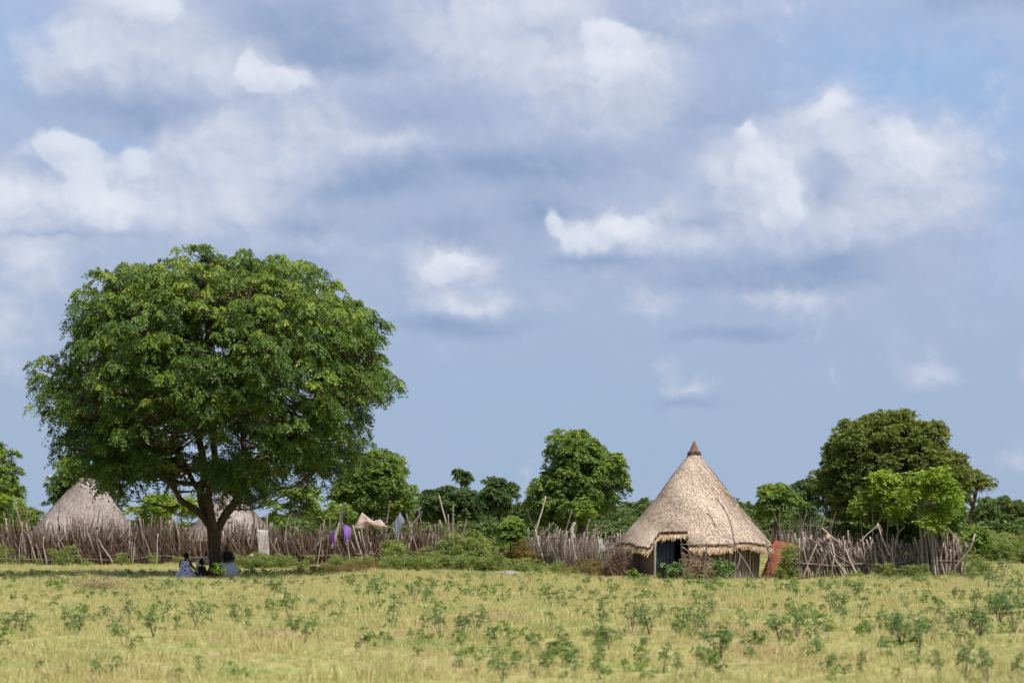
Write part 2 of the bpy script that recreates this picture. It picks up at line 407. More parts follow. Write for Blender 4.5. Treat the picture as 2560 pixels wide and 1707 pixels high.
def grassmat(name, a, b, c3):
    m = bpy.data.materials.new(name); m.use_nodes = True
    t = NT(m.node_tree); bs = t.n['Principled BSDF']
    pos = t.node('ShaderNodeNewGeometry').outputs['Position']
    big = t.noise(t.vm('MULTIPLY', pos, (1, .5, 1)), .30, 6, .72)
    small = t.noise(pos, 1.6, 4, .6)
    oi = t.node('ShaderNodeObjectInfo'); at = t.node('ShaderNodeAttribute', attribute_name='tint')
    f = t.m('ADD', t.m('MULTIPLY', t.rng(big.outputs['Fac'], .36, .64), .42), t.m('MULTIPLY', t.rng(small.outputs['Fac'], .3, .7), .2))
    f = t.m('ADD', f, t.m('MULTIPLY', oi.outputs['Random'], .24))
    f = t.m('ADD', f, t.m('MULTIPLY', at.outputs['Fac'], .14), clamp=True)
    cr = t.node('ShaderNodeValToRGB')
    cr.color_ramp.elements[0].color = a; cr.color_ramp.elements[0].position = .12
    cr.color_ramp.elements[1].color = c3; cr.color_ramp.elements[1].position = .9
    e = cr.color_ramp.elements.new(.5); e.color = b
    t.l.new(f, cr.inputs[0]); cc = cr.outputs[0]
    t.l.new(cc, bs.inputs['Base Color']); bs.inputs['Roughness'].default_value = .6; bs.inputs['Specular IOR Level'].default_value = .2
    tr = t.node('ShaderNodeBsdfTranslucent'); t.l.new(cc, tr.inputs[0])
    mx = t.node('ShaderNodeMixShader'); mx.inputs[0].default_value = .42
    t.l.new(bs.outputs[0], mx.inputs[1]); t.l.new(tr.outputs[0], mx.inputs[2]); t.l.new(mx.outputs[0], t.n['Material Output'].inputs[0])
    return m
M['grass'] = grassmat('meadow grass', lin(.58, .43, .26), lin(.63, .58, .255), lin(.30, .41, .135))
def make_grass():
    src = [tuft_source('tuft', 34, .16, .20, .012, M['grass'], .8, 1), tuft_source('tuft', 30, .18, .26, .012, M['grass'], 1.0, 2),
           tuft_source('tuft', 40, .22, .15, .012, M['grass'], 1.2, 3), tuft_source('tuft', 26, .22, .24, .022, M['grass'], .9, 4),
           tuft_source('tuft', 26, .30, .18, .024, M['grass'], 1.1, 5)]
    r = np.random.default_rng(11)
    pts, idx, sc = [], [], []
    for (y0, y1, dens, ids) in ((26, 60, 13, (0, 1, 2)), (60, 100, 11, (0, 1, 3, 4)), (100, 150, 7, (3, 4)), (150, 420, 1.3, (3, 4))):
        wmax = .27 * y1 + 14
        n = int(2 * wmax * (y1 - y0) * dens)
        x = r.uniform(-wmax, wmax, n); y = r.uniform(y0, y1, n)
        k = np.abs(x) < .26 * y + 13
        x, y = x[k], y[k]
        # keep hut floors clear
        n = len(x); dh = np.hypot(x - 7.81, y - 103); k = (dh > 2.6) & ((dh > 5.2) | (r.uniform(size=n) < .22 + .06 * np.sin(x * 5)))
        x, y = x[k], y[k]; n = len(x)
        z = .05 * np.sin(x * .21 + 1.3) * np.sin(y * .13) + .03 * np.sin(x * .53 + y * .37)
        pts.append(np.stack([x, y, z], 1)); idx.append(r.choice(ids, n))
        cl = .75 + .45 * np.sin(x * .9 + np.sin(y * .6) * 2) * np.sin(y * .45 + np.cos(x * .5) * 2)
        s = r.uniform(.42, 1.0, n) * np.clip(cl, .45, 1.3) * np.where(r.uniform(size=n) < .05, 1.6, 1)
        if y0 >= 150: s = s * 2.0
        sc.append(s)
    pts = np.concatenate(pts); idx = np.concatenate(idx); sc = np.concatenate(sc)
    rot = np.zeros_like(pts); rot[:, 2] = r.uniform(0, 6.283, len(pts)); rot[:, 0] = r.normal(0, .1, len(pts)); rot[:, 1] = r.normal(0, .1, len(pts))
    scatter('grass', pts, rot, sc, idx, src, label='pale yellow green grass covering the whole field', cat='grass')
make_grass()

# ---------------------------------------------------------------- foliage
def unit(a): return a / (np.linalg.norm(a, axis=-1, keepdims=True) + 1e-9)
def sprays(C, O, size, nleaf=11, npair=3, L=.10, W=.032, droop=.55, tint=None, r=rng, spread=.75):
    """whorls of compound leaves: C centres, O outward directions; returns verts, quads, tint"""
    N = len(C)
    size = np.full(N, size) if np.isscalar(size) else size
    ph = r.uniform(0, 2 * math.pi, (N, nleaf)); el = r.uniform(-.5, .95, (N, nleaf))
    d = np.stack([np.cos(ph) * np.cos(el), np.sin(ph) * np.cos(el), np.sin(el)], -1)
    d = unit(d + spread * O[:, None, :])
    side = unit(np.cross(d, np.array([0, 0, 1.0])[None, None]))
    ts = np.linspace(.4, 1.0, npair)
    T = ts[None, None, :, None]
    sz = (size[:, None] * r.uniform(.6, 1.15, (N, nleaf)))[:, :, None, None]
    dn = np.array([0, 0, -1.0])
    pos = C[:, None, None, :] + sz * (d[:, :, None, :] * T + dn * droop * T * T)
    tg = unit(d[:, :, None, :] + dn * 2 * droop * T)
    out = []
    for sgn in (-1, 1):
        ld = unit(tg * .75 + sgn * side[:, :, None, :] * .75 + dn * .35 + r.normal(0, .18, tg.shape))
        up = unit(np.cross(ld, tg) + r.normal(0, .35, tg.shape)); wd = unit(np.cross(ld, up))
        l = L * r.uniform(.7, 1.2, pos.shape[:3])[..., None]; w = W * r.uniform(.8, 1.2, pos.shape[:3])[..., None]
        out.append(np.stack([pos, pos + ld * l * .45 + wd * w, pos + ld * l, pos + ld * l * .45 - wd * w], -2))
    v = np.stack(out, 3)                                  # N,leaf,pair,side,4,3
    nq = N * nleaf * npair * 2
    if tint is None: tint = r.uniform(0, 1, N)
    tt = np.clip(tint[:, None, None, None, None] + r.normal(0, .07, (N, nleaf, 1, 1, 1)) + np.zeros(v.shape[:5]), 0, 1)
    return v.reshape(-1, 3), np.arange(nq * 4).reshape(-1, 4), tt.reshape(-1)

def inpoly(x, y, poly):
    c = np.zeros(np.shape(x), dtype=bool); j = len(poly) - 1
    for i in range(len(poly)):
        xi, yi = poly[i]; xj, yj = poly[j]
        if yi != yj:
            k = ((yi > y) != (yj > y)) & (x < (xj - xi) * (y - yi) / (yj - yi) + xi)
            c ^= k
        j = i
    return c
def crown_lobes(poly, D, rlobe, nmax, depth, holes=(), r=rng, fill=.35, gap=.62, tight=.85):
    """centres and radii (m) of foliage lobes filling a solid whose outline, seen from the field, is poly (photo px)"""
    poly = np.array(poly, dtype=float); s = D / F
    x0, y0 = poly.min(0); x1, y1 = poly.max(0)
    cxm = (x0 + x1) / 2; hwm = (x1 - x0) / 2
    lobes = []
    tries = 0
    while len(lobes) < nmax and tries < nmax * 60:
        tries += 1
        px = r.uniform(x0, x1); py = r.uniform(y0, y1); rr = r.uniform(*rlobe); rp = rr / s
        a = np.linspace(0, 6.283, 9)[:-1]
        if not inpoly(px + tight * rp * np.cos(a), py + (tight - .1) * rp * np.sin(a), poly).all(): continue
        if any(((px - hx) / (hrx + rp * .5)) ** 2 + ((py - hy) / (hry + rp * .5)) ** 2 < 1 for hx, hy, hrx, hry in holes): continue
        # distance from outline sets how deep the crown is here
        seg = poly[np.r_[1:len(poly), 0]] - poly; ap = np.array([px, py]) - poly
        tt = np.clip((ap * seg).sum(1) / (seg ** 2).sum(1), 0, 1)
        din = np.sqrt((((poly + seg * tt[:, None]) - [px, py]) ** 2).sum(1)).min() - rp * .6
        q = min(1.0, max(.05, din / (.75 * hwm)))
        dmax = depth * math.sqrt(1 - (1 - q) ** 2)
        k = r.uniform(.82, 1.0) if r.uniform() > fill else r.uniform(0, .8)
        dy = (1 if r.uniform() < .5 else -1) * dmax * k
        Y = D + dy
        c = np.array([(px - 1280) * s, Y, CH - (py - HY) * s])
        if lobes:
            L = np.array([l[0] for l in lobes]); rl = np.array([l[1] for l in lobes])
            if (np.linalg.norm((L - c) * [1, 1, 1.15], axis=1) < gap * (rl + rr)).any(): continue
        lobes.append((c, rr))
    return lobes
def lobe_sprays(lobes, per_m2, centre, r=rng, flat=.78, inner=.12, upb=.42):
    C, O, T, S = [], [], [], []
    zs = [l[0][2] for l in lobes]; z0, z1 = min(zs), max(zs)
    for c, rr in lobes:
        n = max(4, int(per_m2 * rr * rr * 9))
        d = unit(r.normal(0, 1, (n, 3)))
        out = unit((c - centre)[None])[0]
        d = unit(d + out * .45 + np.array([0, 0, upb]))
        rad = rr * np.where(r.uniform(size=n) < inner, r.uniform(.3, .8, n), r.uniform(.8, 1.04, n))
        p = c + d * rad[:, None] * [1, 1, flat]
        C.append(p); O.append(d)
        hgt = (c[2] - z0) / (z1 - z0 + .01)
        T.append(np.clip(.14 + .16 * hgt + .42 * np.clip(d[:, 2], -.3, 1) + r.uniform(-.13, .13) + r.normal(0, .09, n) + .28 * (r.uniform(size=n) < .07), 0, 1))  # upward sprays tinted lighter: sunlit tops put into the colour, plus young leaves
    return np.concatenate(C), np.concatenate(O), np.concatenate(T)
def build_tree(name, label, cat, D, base_px, poly, mat, rlobe=(.8, 1.4), nlobe=60, depth=None, dens=4, spray=.42, nleaf=10, npair=3, L=.11, W=.034,
               droop=.5, bark='bark', trunk_r=.2, limbs=None, holes=(), group=None, seed=1, fill=.3, gap=.66, flat=.66, trunk_top=None, inner=.12, sub=6, subr=(.36, .55), tight=1.0, upb=.6):
    r = np.random.default_rng(seed)
    s = D / F
    base = np.array([(base_px[0] - 1280) * s, D, 0.0]); base[2] = ground_z(base[0], base[1]) - .05
    root = empty(name, base, label, cat, group)
    poly = np.array(poly, dtype=float)
    if depth is None: depth = (poly[:, 0].max() - poly[:, 0].min()) * s * .46
    lobes = crown_lobes(poly, D, rlobe, nlobe, depth, holes, r, fill, gap, tight)
    masses = lobes
    if sub:
        cc0 = np.array([(poly[:, 0].mean() - 1280) * s, D, CH - (poly[:, 1].mean() - HY) * s]); lobes = []
        for c, rr in masses:
            out = unit((c - cc0)[None])[0]; mine = []
            for _ in range(sub * 8):
                if len(mine) >= sub: break
                d = unit(r.normal(0, 1, 3) + out * .75 + np.array([0, 0, .35])); r2 = rr * r.uniform(*subr)
                p = c + d * (rr - r2 * .55) * [1, 1, .9]
                if all(np.linalg.norm(p - m_[0]) > .85 * (r2 + m_[1]) * .8 for m_ in mine): mine.append((p, r2))
            lobes += mine
    zc = CH - (poly[:, 1].mean() - HY) * s
    centre = np.array([(poly[:, 0].mean() - 1280) * s, D, zc - 1.0])
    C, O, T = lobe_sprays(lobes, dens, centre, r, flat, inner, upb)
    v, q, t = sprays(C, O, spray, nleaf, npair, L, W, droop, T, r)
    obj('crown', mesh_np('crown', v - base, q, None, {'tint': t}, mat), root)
    # trunk and limbs
    joints = []
    if limbs is None:
        ztop = CH - ((trunk_top or poly[:, 1].max() - 30) - HY) * s
        top = np.array([centre[0], D, max(ztop, .8)])
        mb = MB()
        tube(mb, smooth_path([base, base + (top - base) * .5 + [r.normal(0, .1), r.normal(0, .1), 0], top]), np.linspace(trunk_r * 1.2, trunk_r * .7, 9), 8, wob=.08)
        mb.build('trunk', M[bark], root, origin=base)
        joints.append((top, trunk_r * .6))
        for k in range(5):
            a = k * 1.257 + r.uniform(-.4, .4); e = top + np.array([math.cos(a) * depth * .35, math.sin(a) * depth * .35, (zc - top[2]) * r.uniform(.6, 1.2)])
            mb = MB(); pth = smooth_path([top - [0, 0, .1], (top + e) / 2 + [0, 0, -.15], e])
            tube(mb, pth, np.linspace(trunk_r * .55, trunk_r * .25, len(pth)), 6, wob=.1)
            mb.build('limb', M[bark], root, origin=base)
            joints += [(p, trunk_r * .25) for p in pth[len(pth) // 2:]]
    else:
        for k, (nm, pts, rad) in enumerate(limbs):
            w = np.array([[(a - 1280) * s, D + dy, CH - (b - HY) * s] for a, b, dy in pts])
            mb = MB(); pth = smooth_path(w, 5)
            rr = np.interp(np.linspace(0, 1, len(pth)), np.linspace(0, 1, len(rad)), rad)
            tube(mb, pth, rr, 10 if nm == 'trunk' else 7, wob=.07)
            mb.build(nm, M[bark], root, origin=base)
            if nm != 'trunk': joints += [(p, rr[i] * .6) for i, p in enumerate(pth) if i > len(pth) * .35]
    J = np.array([j[0] for j in joints])
    mb = MB()
    for c, rr in lobes:
        dd = np.linalg.norm(J - c, axis=1) + 1.2 * np.clip(J[:, 2] - c[2], 0, None)
        k = int(dd.argmin()); a = J[k]
        mid = (a + c) / 2 + r.normal(0, .12, 3) * np.linalg.norm(c - a) * .5 - [0, 0, .05 * np.linalg.norm(c - a)]
        pth = smooth_path([a, mid, c], 3)
        tube(mb, pth, np.linspace(min(joints[k][1], .09), .015, len(pth)), 4, cap=False)
        for _ in range(3):
            e = c + unit(r.normal(0, 1, 3) + [0, 0, .3]) * rr * .8
            tube(mb, [pth[-3], (pth[-3] + e) / 2 + r.normal(0, .05, 3), e], [.02, .014, .006], 3, cap=False)
    o = mb.build('branches', M[bark], root, origin=base); o['kind'] = 'stuff'
    return root
K = 2560 / 2352.0
def k2(lst): return [(x * K, y * K) for x, y in lst]
big_poly = k2([(425,560),(480,568),(530,570),(545,585),(575,570),(640,564),(690,580),(700,600),(745,610),(780,650),(812,662),(820,690),(862,700),(882,730),(900,775),(892,800),
 (905,830),(918,875),(905,925),(875,950),(862,1000),(838,1020),(838,1055),(795,1070),(785,1110),(740,1130),(680,1150),(620,1150),(585,1165),(540,1178),(510,1172),(470,1165),(430,1165),(370,1160),(300,1158),
 (255,1140),(235,1165),(205,1160),(195,1130),(150,1120),(112,1110),(118,1050),(120,1000),(92,960),(75,900),(68,862),(85,800),(120,792),(125,765),(165,738),(172,690),(182,650),(230,608),(300,612),(318,588),(370,575)])
big_poly = [(530 + (x - 530) * .965 + 14, y + (8 if y < 800 else -14 if y > 1200 else 0)) for x, y in big_poly]
mainD = 104.3
S_ = 1
build_tree('shade_tree', 'large dense green round-crowned tree shading the seated people', 'tree', mainD, (540, 1437), big_poly, M['neem'],
    rlobe=(1.05, 1.75), nlobe=135, depth=7.4, dens=1.95, spray=.48, nleaf=9, npair=4, L=.16, W=.030, droop=.85, seed=5, fill=.16, gap=.60, inner=.0, flat=.8, sub=9, subr=(.34, .48), tight=1.02, upb=.7,
    holes=[(515, 1120, 44, 58), (455, 1095, 14, 24), (640, 1120, 12, 22), (700, 1000, 14, 24), (400, 1020, 24, 16), (560, 905, 26, 18), (870, 1050, 16, 18), (250, 930, 26, 12), (740, 900, 16, 12), (545, 850, 12, 26)],
    limbs=[('trunk', [(540, 1442, 0), (538, 1415, 0), (537, 1380, 0), (536, 1340, 0), (534, 1305, 0)], (.36, .27, .26, .29, .33)),
     ('limb', [(533, 1330, -.05), (512, 1295, -.3), (485, 1268, -.7), (462, 1252, -1.1), (450, 1228, -1.4), (420, 1185, -2.0), (350, 1130, -3.0), (260, 1060, -4)], (.17, .155, .14, .12, .10, .06)),
     ('limb', [(455, 1264, -1.0), (430, 1268, -1.2), (400, 1262, -1.4), (370, 1255, -1.6)], (.06, .05, .035, .02)),
     ('limb', [(532, 1330, .1), (512, 1285, .2), (500, 1235, .1), (510, 1195, 0), (508, 1150, 0), (497, 1100, 0), (486, 1070, 0), (478, 1040, 0), (495, 1000, 0), (505, 940, 0), (495, 880, .3), (470, 800, .6), (440, 720, 1)], (.19, .175, .165, .16, .15, .14, .12, .1, .06)),
     ('limb', [(486, 1060, 0), (450, 1038, -.6), (415, 1040, -1.2), (360, 1010, -1.6), (300, 960, -2.2), (200, 930, -2.5)], (.12, .1, .08, .05)),
     ('limb', [(536, 1325, -.2), (530, 1285, -.4), (522, 1240, -.3), (534, 1200, -.2), (538, 1160, 0), (530, 1100, .3), (522, 1055, .5), (524, 1000, .7), (520, 900, .6), (514, 830, .5), (540, 740, 1)], (.19, .175, .165, .155, .14, .13, .12, .09, .05)),
     ('limb', [(540, 1330, 0), (560, 1290, .1), (582, 1262, .1), (596, 1235, .3), (600, 1200, .5), (612, 1150, .8), (600, 1100, 1.2), (612, 1050, 1.5), (650, 980, 2), (720, 880, 2.4), (780, 800, 2.8)], (.19, .19, .18, .155, .13, .1, .06)),
     ('limb', [(600, 1205, .5), (640, 1170, -.2), (690, 1130, -1), (760, 1080, -1.8), (850, 1010, -2.2), (930, 960, -2.4)], (.16, .13, .1, .05)),
     ('limb', [(586, 1258, .1), (625, 1254, -.3), (660, 1244, -.6), (700, 1225, -.9)], (.07, .055, .04, .025)),
     ('limb', [(582, 1272, .1), (615, 1273, .3), (652, 1267, .5)], (.05, .035, .03)),
     ('limb', [(505, 1235, .1), (470, 1200, 1.5), (430, 1140, 3), (350, 1050, 4), (250, 950, 4.4)], (.14, .11, .08, .05)),
     ('limb', [(600, 1180, .6), (650, 1120, 2.5), (720, 1050, 4), (800, 950, 4.6)], (.12, .1, .08, .05)),
     ('limb', [(530, 1090, .3), (560, 1000, -1.5), (600, 900, -3.5), (640, 800, -4.4), (650, 720, -3)], (.11, .09, .07, .04)),
     ('limb', [(500, 1000, 0), (440, 930, -2), (380, 850, -3.8), (340, 760, -3.6), (320, 700, -2.5)], (.1, .08, .06, .04))])

def T(name, label, cat, D, base_px, poly, mat, **kw): return build_tree(name, label, cat, D, base_px, k2(poly), M[mat], **kw)
G_FAR = 'trees standing beyond the stick fences'
T('broadleaf_tree', 'green tree cut by the left edge of the photo behind the stick fence', 'tree', 165, (5, 1400),
  [(-70,1040),(-30,1015),(5,1012),(28,1030),(40,1060),(50,1100),(52,1140),(40,1170),(25,1180),(5,1190),(-40,1200),(-80,1180),(-90,1100)], 'neem2', rlobe=(.7,1.1), nlobe=42, dens=3.2, seed=21, group=G_FAR, L=.17, W=.05, nleaf=8)
T('round_bush', 'rounded olive bush between the left edge tree and the wide thatched hut', 'bush', 190, (66, 1390),
  [(20,1180),(35,1158),(60,1150),(85,1162),(98,1185),(105,1215),(95,1240),(20,1240),(12,1210)], 'scrub', rlobe=(.6,.9), nlobe=26, dens=4, seed=22, L=.16, W=.05, nleaf=8)
T('broadleaf_tree', 'dark green tree standing behind the left hut, half covered by the big tree', 'tree', 185, (150, 1390),
  [(115,1180),(105,1140),(120,1100),(118,1060),(140,1040),(200,1050),(260,1080),(290,1140),(280,1200),(200,1220),(130,1210)], 'neem', rlobe=(.8,1.2), nlobe=46, dens=2.6, seed=23, group=G_FAR, L=.18, W=.05, nleaf=8)
T('leafy_tree', 'loose light green tree right beside the big shade tree', 'tree', 158, (895, 1400),
  [(770,1110),(785,1050),(800,1040),(830,1050),(850,1028),(890,1028),(915,1045),(925,1065),(945,1080),(942,1110),(952,1125),(968,1140),(960,1165),(940,1185),(900,1195),(800,1200),(760,1190),(755,1140)], 'neem2',
  rlobe=(.55,1.0), nlobe=85, dens=3.2, seed=24, group=G_FAR, L=.17, W=.045, nleaf=8, holes=[(930*K,1100*K,10,12)], fill=.15)
T('distant_tree', 'small round tuft-crowned tree rising above the dark tree mass', 'tree', 300, (1155, 1360),
  [(1038,1085),(1045,1078),(1060,1075),(1080,1080),(1088,1092),(1080,1108),(1068,1116),(1050,1112),(1040,1100)], 'faracacia', flat=.5, rlobe=(.6,.95), nlobe=16, dens=2.5, seed=25, group=G_FAR, L=.28, W=.08, nleaf=7, spray=.5, trunk_top=1190)
T('distant_tree', 'wide dark green tree mass right of the loose light green tree', 'tree', 280, (1110, 1370),
  [(960,1140),(980,1120),(1010,1110),(1040,1108),(1070,1115),(1095,1130),(1110,1150),(1115,1200),(960,1200),(950,1170)], 'faracacia', flat=.5, rlobe=(.9,1.5), nlobe=46, dens=1.9, seed=26, group=G_FAR, L=.3, W=.09, nleaf=7, spray=.6)
T('distant_tree', 'dark flat-topped tree between the bushy tuft tree and the round bush', 'tree', 270, (1250, 1370),
  [(1098,1120),(1105,1100),(1130,1095),(1165,1100),(1190,1115),(1200,1135),(1195,1160),(1170,1180),(1110,1190),(1100,1160)], 'faracacia', flat=.5, rlobe=(.8,1.2), nlobe=40, dens=2.2, seed=27, group=G_FAR, L=.28, W=.085, nleaf=7, spray=.55, holes=[(1175*K,1150*K,14,12)])
T('distant_tree', 'low dark tree filling the gap left of the tall middle tree', 'tree', 290, (1300, 1370),
  [(1160,1170),(1190,1150),(1215,1160),(1225,1200),(1160,1210)], 'faracacia', flat=.5, rlobe=(.7,1.1), nlobe=18, dens=2.2, seed=41, group=G_FAR, L=.28, W=.085, nleaf=7, spray=.55)
T('broadleaf_tree', 'tall full green tree above the middle stick fence, left of the conical hut', 'tree', 160, (1452, 1405),
  [(1272,995),(1300,984),(1330,984),(1360,998),(1375,1012),(1388,1040),(1405,1030),(1430,1045),(1438,1065),(1432,1085),(1448,1115),(1440,1135),(1415,1145),(1405,1170),(1370,1190),(1300,1215),(1225,1210),(1205,1180),(1208,1120),(1225,1098),(1250,1085),(1262,1060),(1250,1045),(1258,1015)], 'neem2',
  rlobe=(.65,1.15), nlobe=130, dens=2.8, seed=28, group=G_FAR, L=.18, W=.05, nleaf=9, holes=[(1395*K,1112*K,14,10)], trunk_r=.3, fill=.2)
T('round_bush', 'small rounded bright green bush in the gap between two stick fences', 'bush', 132, (1275, 1413),
  [(1140,1245),(1142,1205),(1155,1190),(1178,1183),(1195,1195),(1203,1215),(1198,1245),(1170,1262)], 'neem2', rlobe=(.35,.5), nlobe=30, dens=7, seed=29, L=.12, W=.04, spray=.28, trunk_r=.06)
T('broadleaf_tree', 'small dense green tree just right of the conical hut roof', 'tree', 165, (2110/K, 1400) if False else (1945, 1400),
  [(1735,1125),(1742,1107),(1770,1102),(1800,1108),(1825,1125),(1835,1145),(1840,1170),(1820,1190),(1780,1200),(1742,1190),(1735,1160)], 'neem2', rlobe=(.6,.95), nlobe=46, dens=3.2, seed=30, group=G_FAR, L=.17, W=.05, nleaf=8)
T('distant_tree', 'dark green tree between the small dense tree and the huge rounded tree', 'tree', 230, (2020, 1380),
  [(1815,1115),(1830,1103),(1860,1100),(1880,1110),(1890,1160),(1880,1205),(1830,1210),(1815,1170)], 'faracacia', flat=.5, rlobe=(.7,1.1), nlobe=30, dens=2.6, seed=31, group=G_FAR, L=.25, W=.08, nleaf=7, spray=.5)
T('rounded_tree', 'huge rounded olive green tree behind the right stick fence', 'tree', 175, (2190, 1395),
  [(1895,1050),(1893,1010),(1905,990),(1935,965),(1965,965),(1990,955),(2020,945),(2060,945),(2095,952),(2120,968),(2160,975),(2170,1000),(2172,1030),(2200,1045),(2220,1080),(2225,1110),(2215,1150),(2200,1190),(2150,1205),(2000,1210),(1920,1200),(1885,1160),(1862,1100),(1860,1078),(1885,1085)], 'olive',
  rlobe=(.8,1.5), nlobe=190, dens=2.1, seed=32, L=.19, W=.055, nleaf=9, droop=.3, trunk_r=.5, fill=.2, gap=.52)
T('thorn_tree', 'thin wide-branched dark tree leaning out right of the huge rounded tree', 'tree', 230, (2400, 1375),
  [(2185,1120),(2200,1080),(2230,1075),(2262,1085),(2280,1100),(2283,1122),(2265,1135),(2240,1125),(2215,1150),(2190,1160)], 'olive', rlobe=(.5,.9), nlobe=26, dens=2.4, seed=33, group=G_FAR, L=.2, W=.05, nleaf=7, trunk_top=1270)
T('rounded_bush_tree', 'low broad-domed green tree at the right edge of the field', 'tree', 300, (2500, 1355),
  [(2225,1190),(2235,1155),(2260,1143),(2290,1137),(2320,1145),(2345,1155),(2380,1160),(2410,1190),(2400,1215),(2230,1215)], 'farbush', rlobe=(1.0,1.5), nlobe=46, dens=1.8, seed=34, L=.3, W=.09, nleaf=7, spray=.6)
T('round_bush', 'dark green bush at the right end of the right stick fence', 'bush', 128, (2440, 1420),
  [(2205,1250),(2210,1225),(2230,1208),(2255,1210),(2270,1228),(2275,1255),(2250,1272),(2215,1270)], 'neem2', rlobe=(.35,.55), nlobe=36, dens=5, seed=35, L=.14, W=.045, spray=.3, trunk_r=.06)
T('green_shrub', 'mid green shrub under the right flank of the huge rounded tree', 'bush', 150, (2400, 1405),
  [(2120,1195),(2125,1150),(2150,1120),(2190,1125),(2212,1150),(2222,1190),(2215,1215),(2160,1225)], 'neem2', rlobe=(.45,.7), nlobe=40, dens=4, seed=36, L=.16, W=.05, spray=.33, trunk_r=.1)

# far bush belt along the horizon: reads as one mass
def far_bush():
    r = np.random.default_rng(77)
    prof = k2([(-200,1190),(60,1195),(130,1180),(400,1200),(700,1180),(900,1190),(950,1165),(1100,1175),(1200,1170),(1290,1185),(1400,1165),(1440,1152),(1480,1145),(1515,1140),(1700,1148),(1740,1165),(1830,1170),(1900,1180),(2200,1180),(2300,1170),(2420,1150),(2600,1160)])
    px_, py_ = zip(*prof)
    lobes = []
    for D, n, dz, rl in ((420, 210, 0, (1.8, 3.0)), (340, 190, 14, (1.3, 2.2)), (250, 170, 34, (.8, 1.3))):
        for i in range(n):
            px = r.uniform(-250, 2800); top = np.interp(px, px_, py_) + dz + r.uniform(0, 10)
            rr = r.uniform(*rl); s = D / F
            z = CH - (top - HY) * s - rr
            z = max(z, rr * .3) if D < 300 else z
            Y = D * r.uniform(.95, 1.08)
            lobes.append((np.array([(px - 1280) * s, Y, z]), rr))
            if z > 1.6 * rr: lobes.append((np.array([(px - 1280) * s + r.normal(0, 1), Y, z - rr * 1.3]), rr * 1.1))
    c = np.array([l[0] for l in lobes]); rr = np.array([l[1] for l in lobes]); n = len(c)
    rot = np.stack([np.zeros(n), np.zeros(n), r.uniform(0, 6.283, n)], 1)
    scatter('distant_bushes', c, rot, rr, r.integers(0, 4, n), clump_sources('far', M['farinst'], 4, 60, .34, 6, 2, .26, .10), 'stuff', 'belt of dark green bush along the horizon', 'bushland')
def clump_sources(nm, mat, k, n, spray, nleaf, npair, L, W, stems=False, seed=900):
    out = []
    for i in range(k):
        r = np.random.default_rng(seed + i); d = unit(r.normal(0, 1, (n, 3)) + [0, 0, .35])
        bump = 1 + .22 * np.sin(d[:, 0] * 4 + i) * np.sin(d[:, 2] * 5 + i * 2)
        C = d * (r.uniform(.7, 1.05, n) * bump)[:, None] * ([1.15, 1.15, .85] if not stems else [1.4, 1.4, 1.3])
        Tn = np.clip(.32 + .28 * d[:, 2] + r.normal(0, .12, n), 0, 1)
        v, q, t = sprays(C, d, spray, nleaf, npair, L, W, .35, Tn, r)
        mb = MB(); mb.add(v, q, a=t)
        if stems:
            for _ in range(4):
                e = unit(r.normal(0, 1, 3) + [0, 0, .5]) * .9; tube(mb, [r.normal(0, .5, 3) * [1, 1, 0] - [0, 0, 3.2], e * .2 - [0, 0, .8], e], [.05, .04, .02], 3, cap=False, a=.15)
        out.append(bpy.data.objects.new('leaf_clump', mb.mesh('leaf_clump', mat, smooth=False)))
    return out
far_bush()

# feathery pale green saplings
def feathery(name, label, D, stems, crown, seed, group=None, dens=3.2, mat='moringa', srad=.05, L=.13):
    r = np.random.default_rng(seed); s = D / F
    base = P(stems[0][0][0], HY, D); base[2] = -.03
    root = empty(name, base, label, 'tree', group)
    tips = []
    for st in stems:
        w = np.array([P(a, b, D + (c[0] if c else 0)) for a, b, *c in st]); pth = smooth_path(w, 4)
        mb = MB(); tube(mb, pth, np.linspace(srad, srad * .45, len(pth)), 7, wob=.08)
        mb.build('trunk', M['palebark'], root, origin=base); tips.append(pth[-1]); tips.append(pth[-3])
    lobes = []
    for (x, y, rr, dy) in crown: lobes.append((P(x, y, D + dy), rr))
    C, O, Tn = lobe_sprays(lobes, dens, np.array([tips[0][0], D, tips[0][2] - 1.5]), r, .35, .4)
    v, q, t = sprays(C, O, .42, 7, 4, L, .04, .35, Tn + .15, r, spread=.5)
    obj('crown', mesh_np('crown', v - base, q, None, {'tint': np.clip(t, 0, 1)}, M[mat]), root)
    mb = MB(); J = np.array(tips)
    for c, rr in lobes:
        a = J[np.linalg.norm(J - c, axis=1).argmin()]
        tube(mb, smooth_path([a, (a + c) / 2 + r.normal(0, .06, 3), c], 3), np.linspace(.022, .008, 7), 4, cap=False)
    o = mb.build('branches', M['palebark'], root, origin=base); o['kind'] = 'stuff'
    return root
rr_ = np.random.default_rng(5)
def cl(cx_, cy_, wx, wy, n, r0, r1, dep=1.2):
    return [(cx_ + rr_.uniform(-wx, wx), cy_ + rr_.uniform(-wy, wy), rr_.uniform(r0, r1), rr_.uniform(-dep, dep)) for _ in range(n)]
feathery('feathery_tree', 'bright yellow-green feathery tree with pale trunks growing through the right stick fence', 101.2,
  [[(2307,1440),(2305,1380),(2300,1320),(2296,1290),(2290,1240)], [(2322,1440,.2),(2316,1370,.2),(2310,1310,.2),(2312,1230,.2)], [(2332,1440,.5),(2328,1350,.5),(2326,1290,.5),(2335,1220,.5)], [(2345,1440,.3),(2338,1360,.3),(2330,1300,.3),(2345,1235,.3)]],
  cl(2322,1200,46,24,22,.18,.36)+cl(2352,1250,32,40,18,.18,.34)+cl(2285,1232,24,20,7,.16,.28)+cl(2335,1300,28,14,7,.15,.25), 51, dens=2.8)
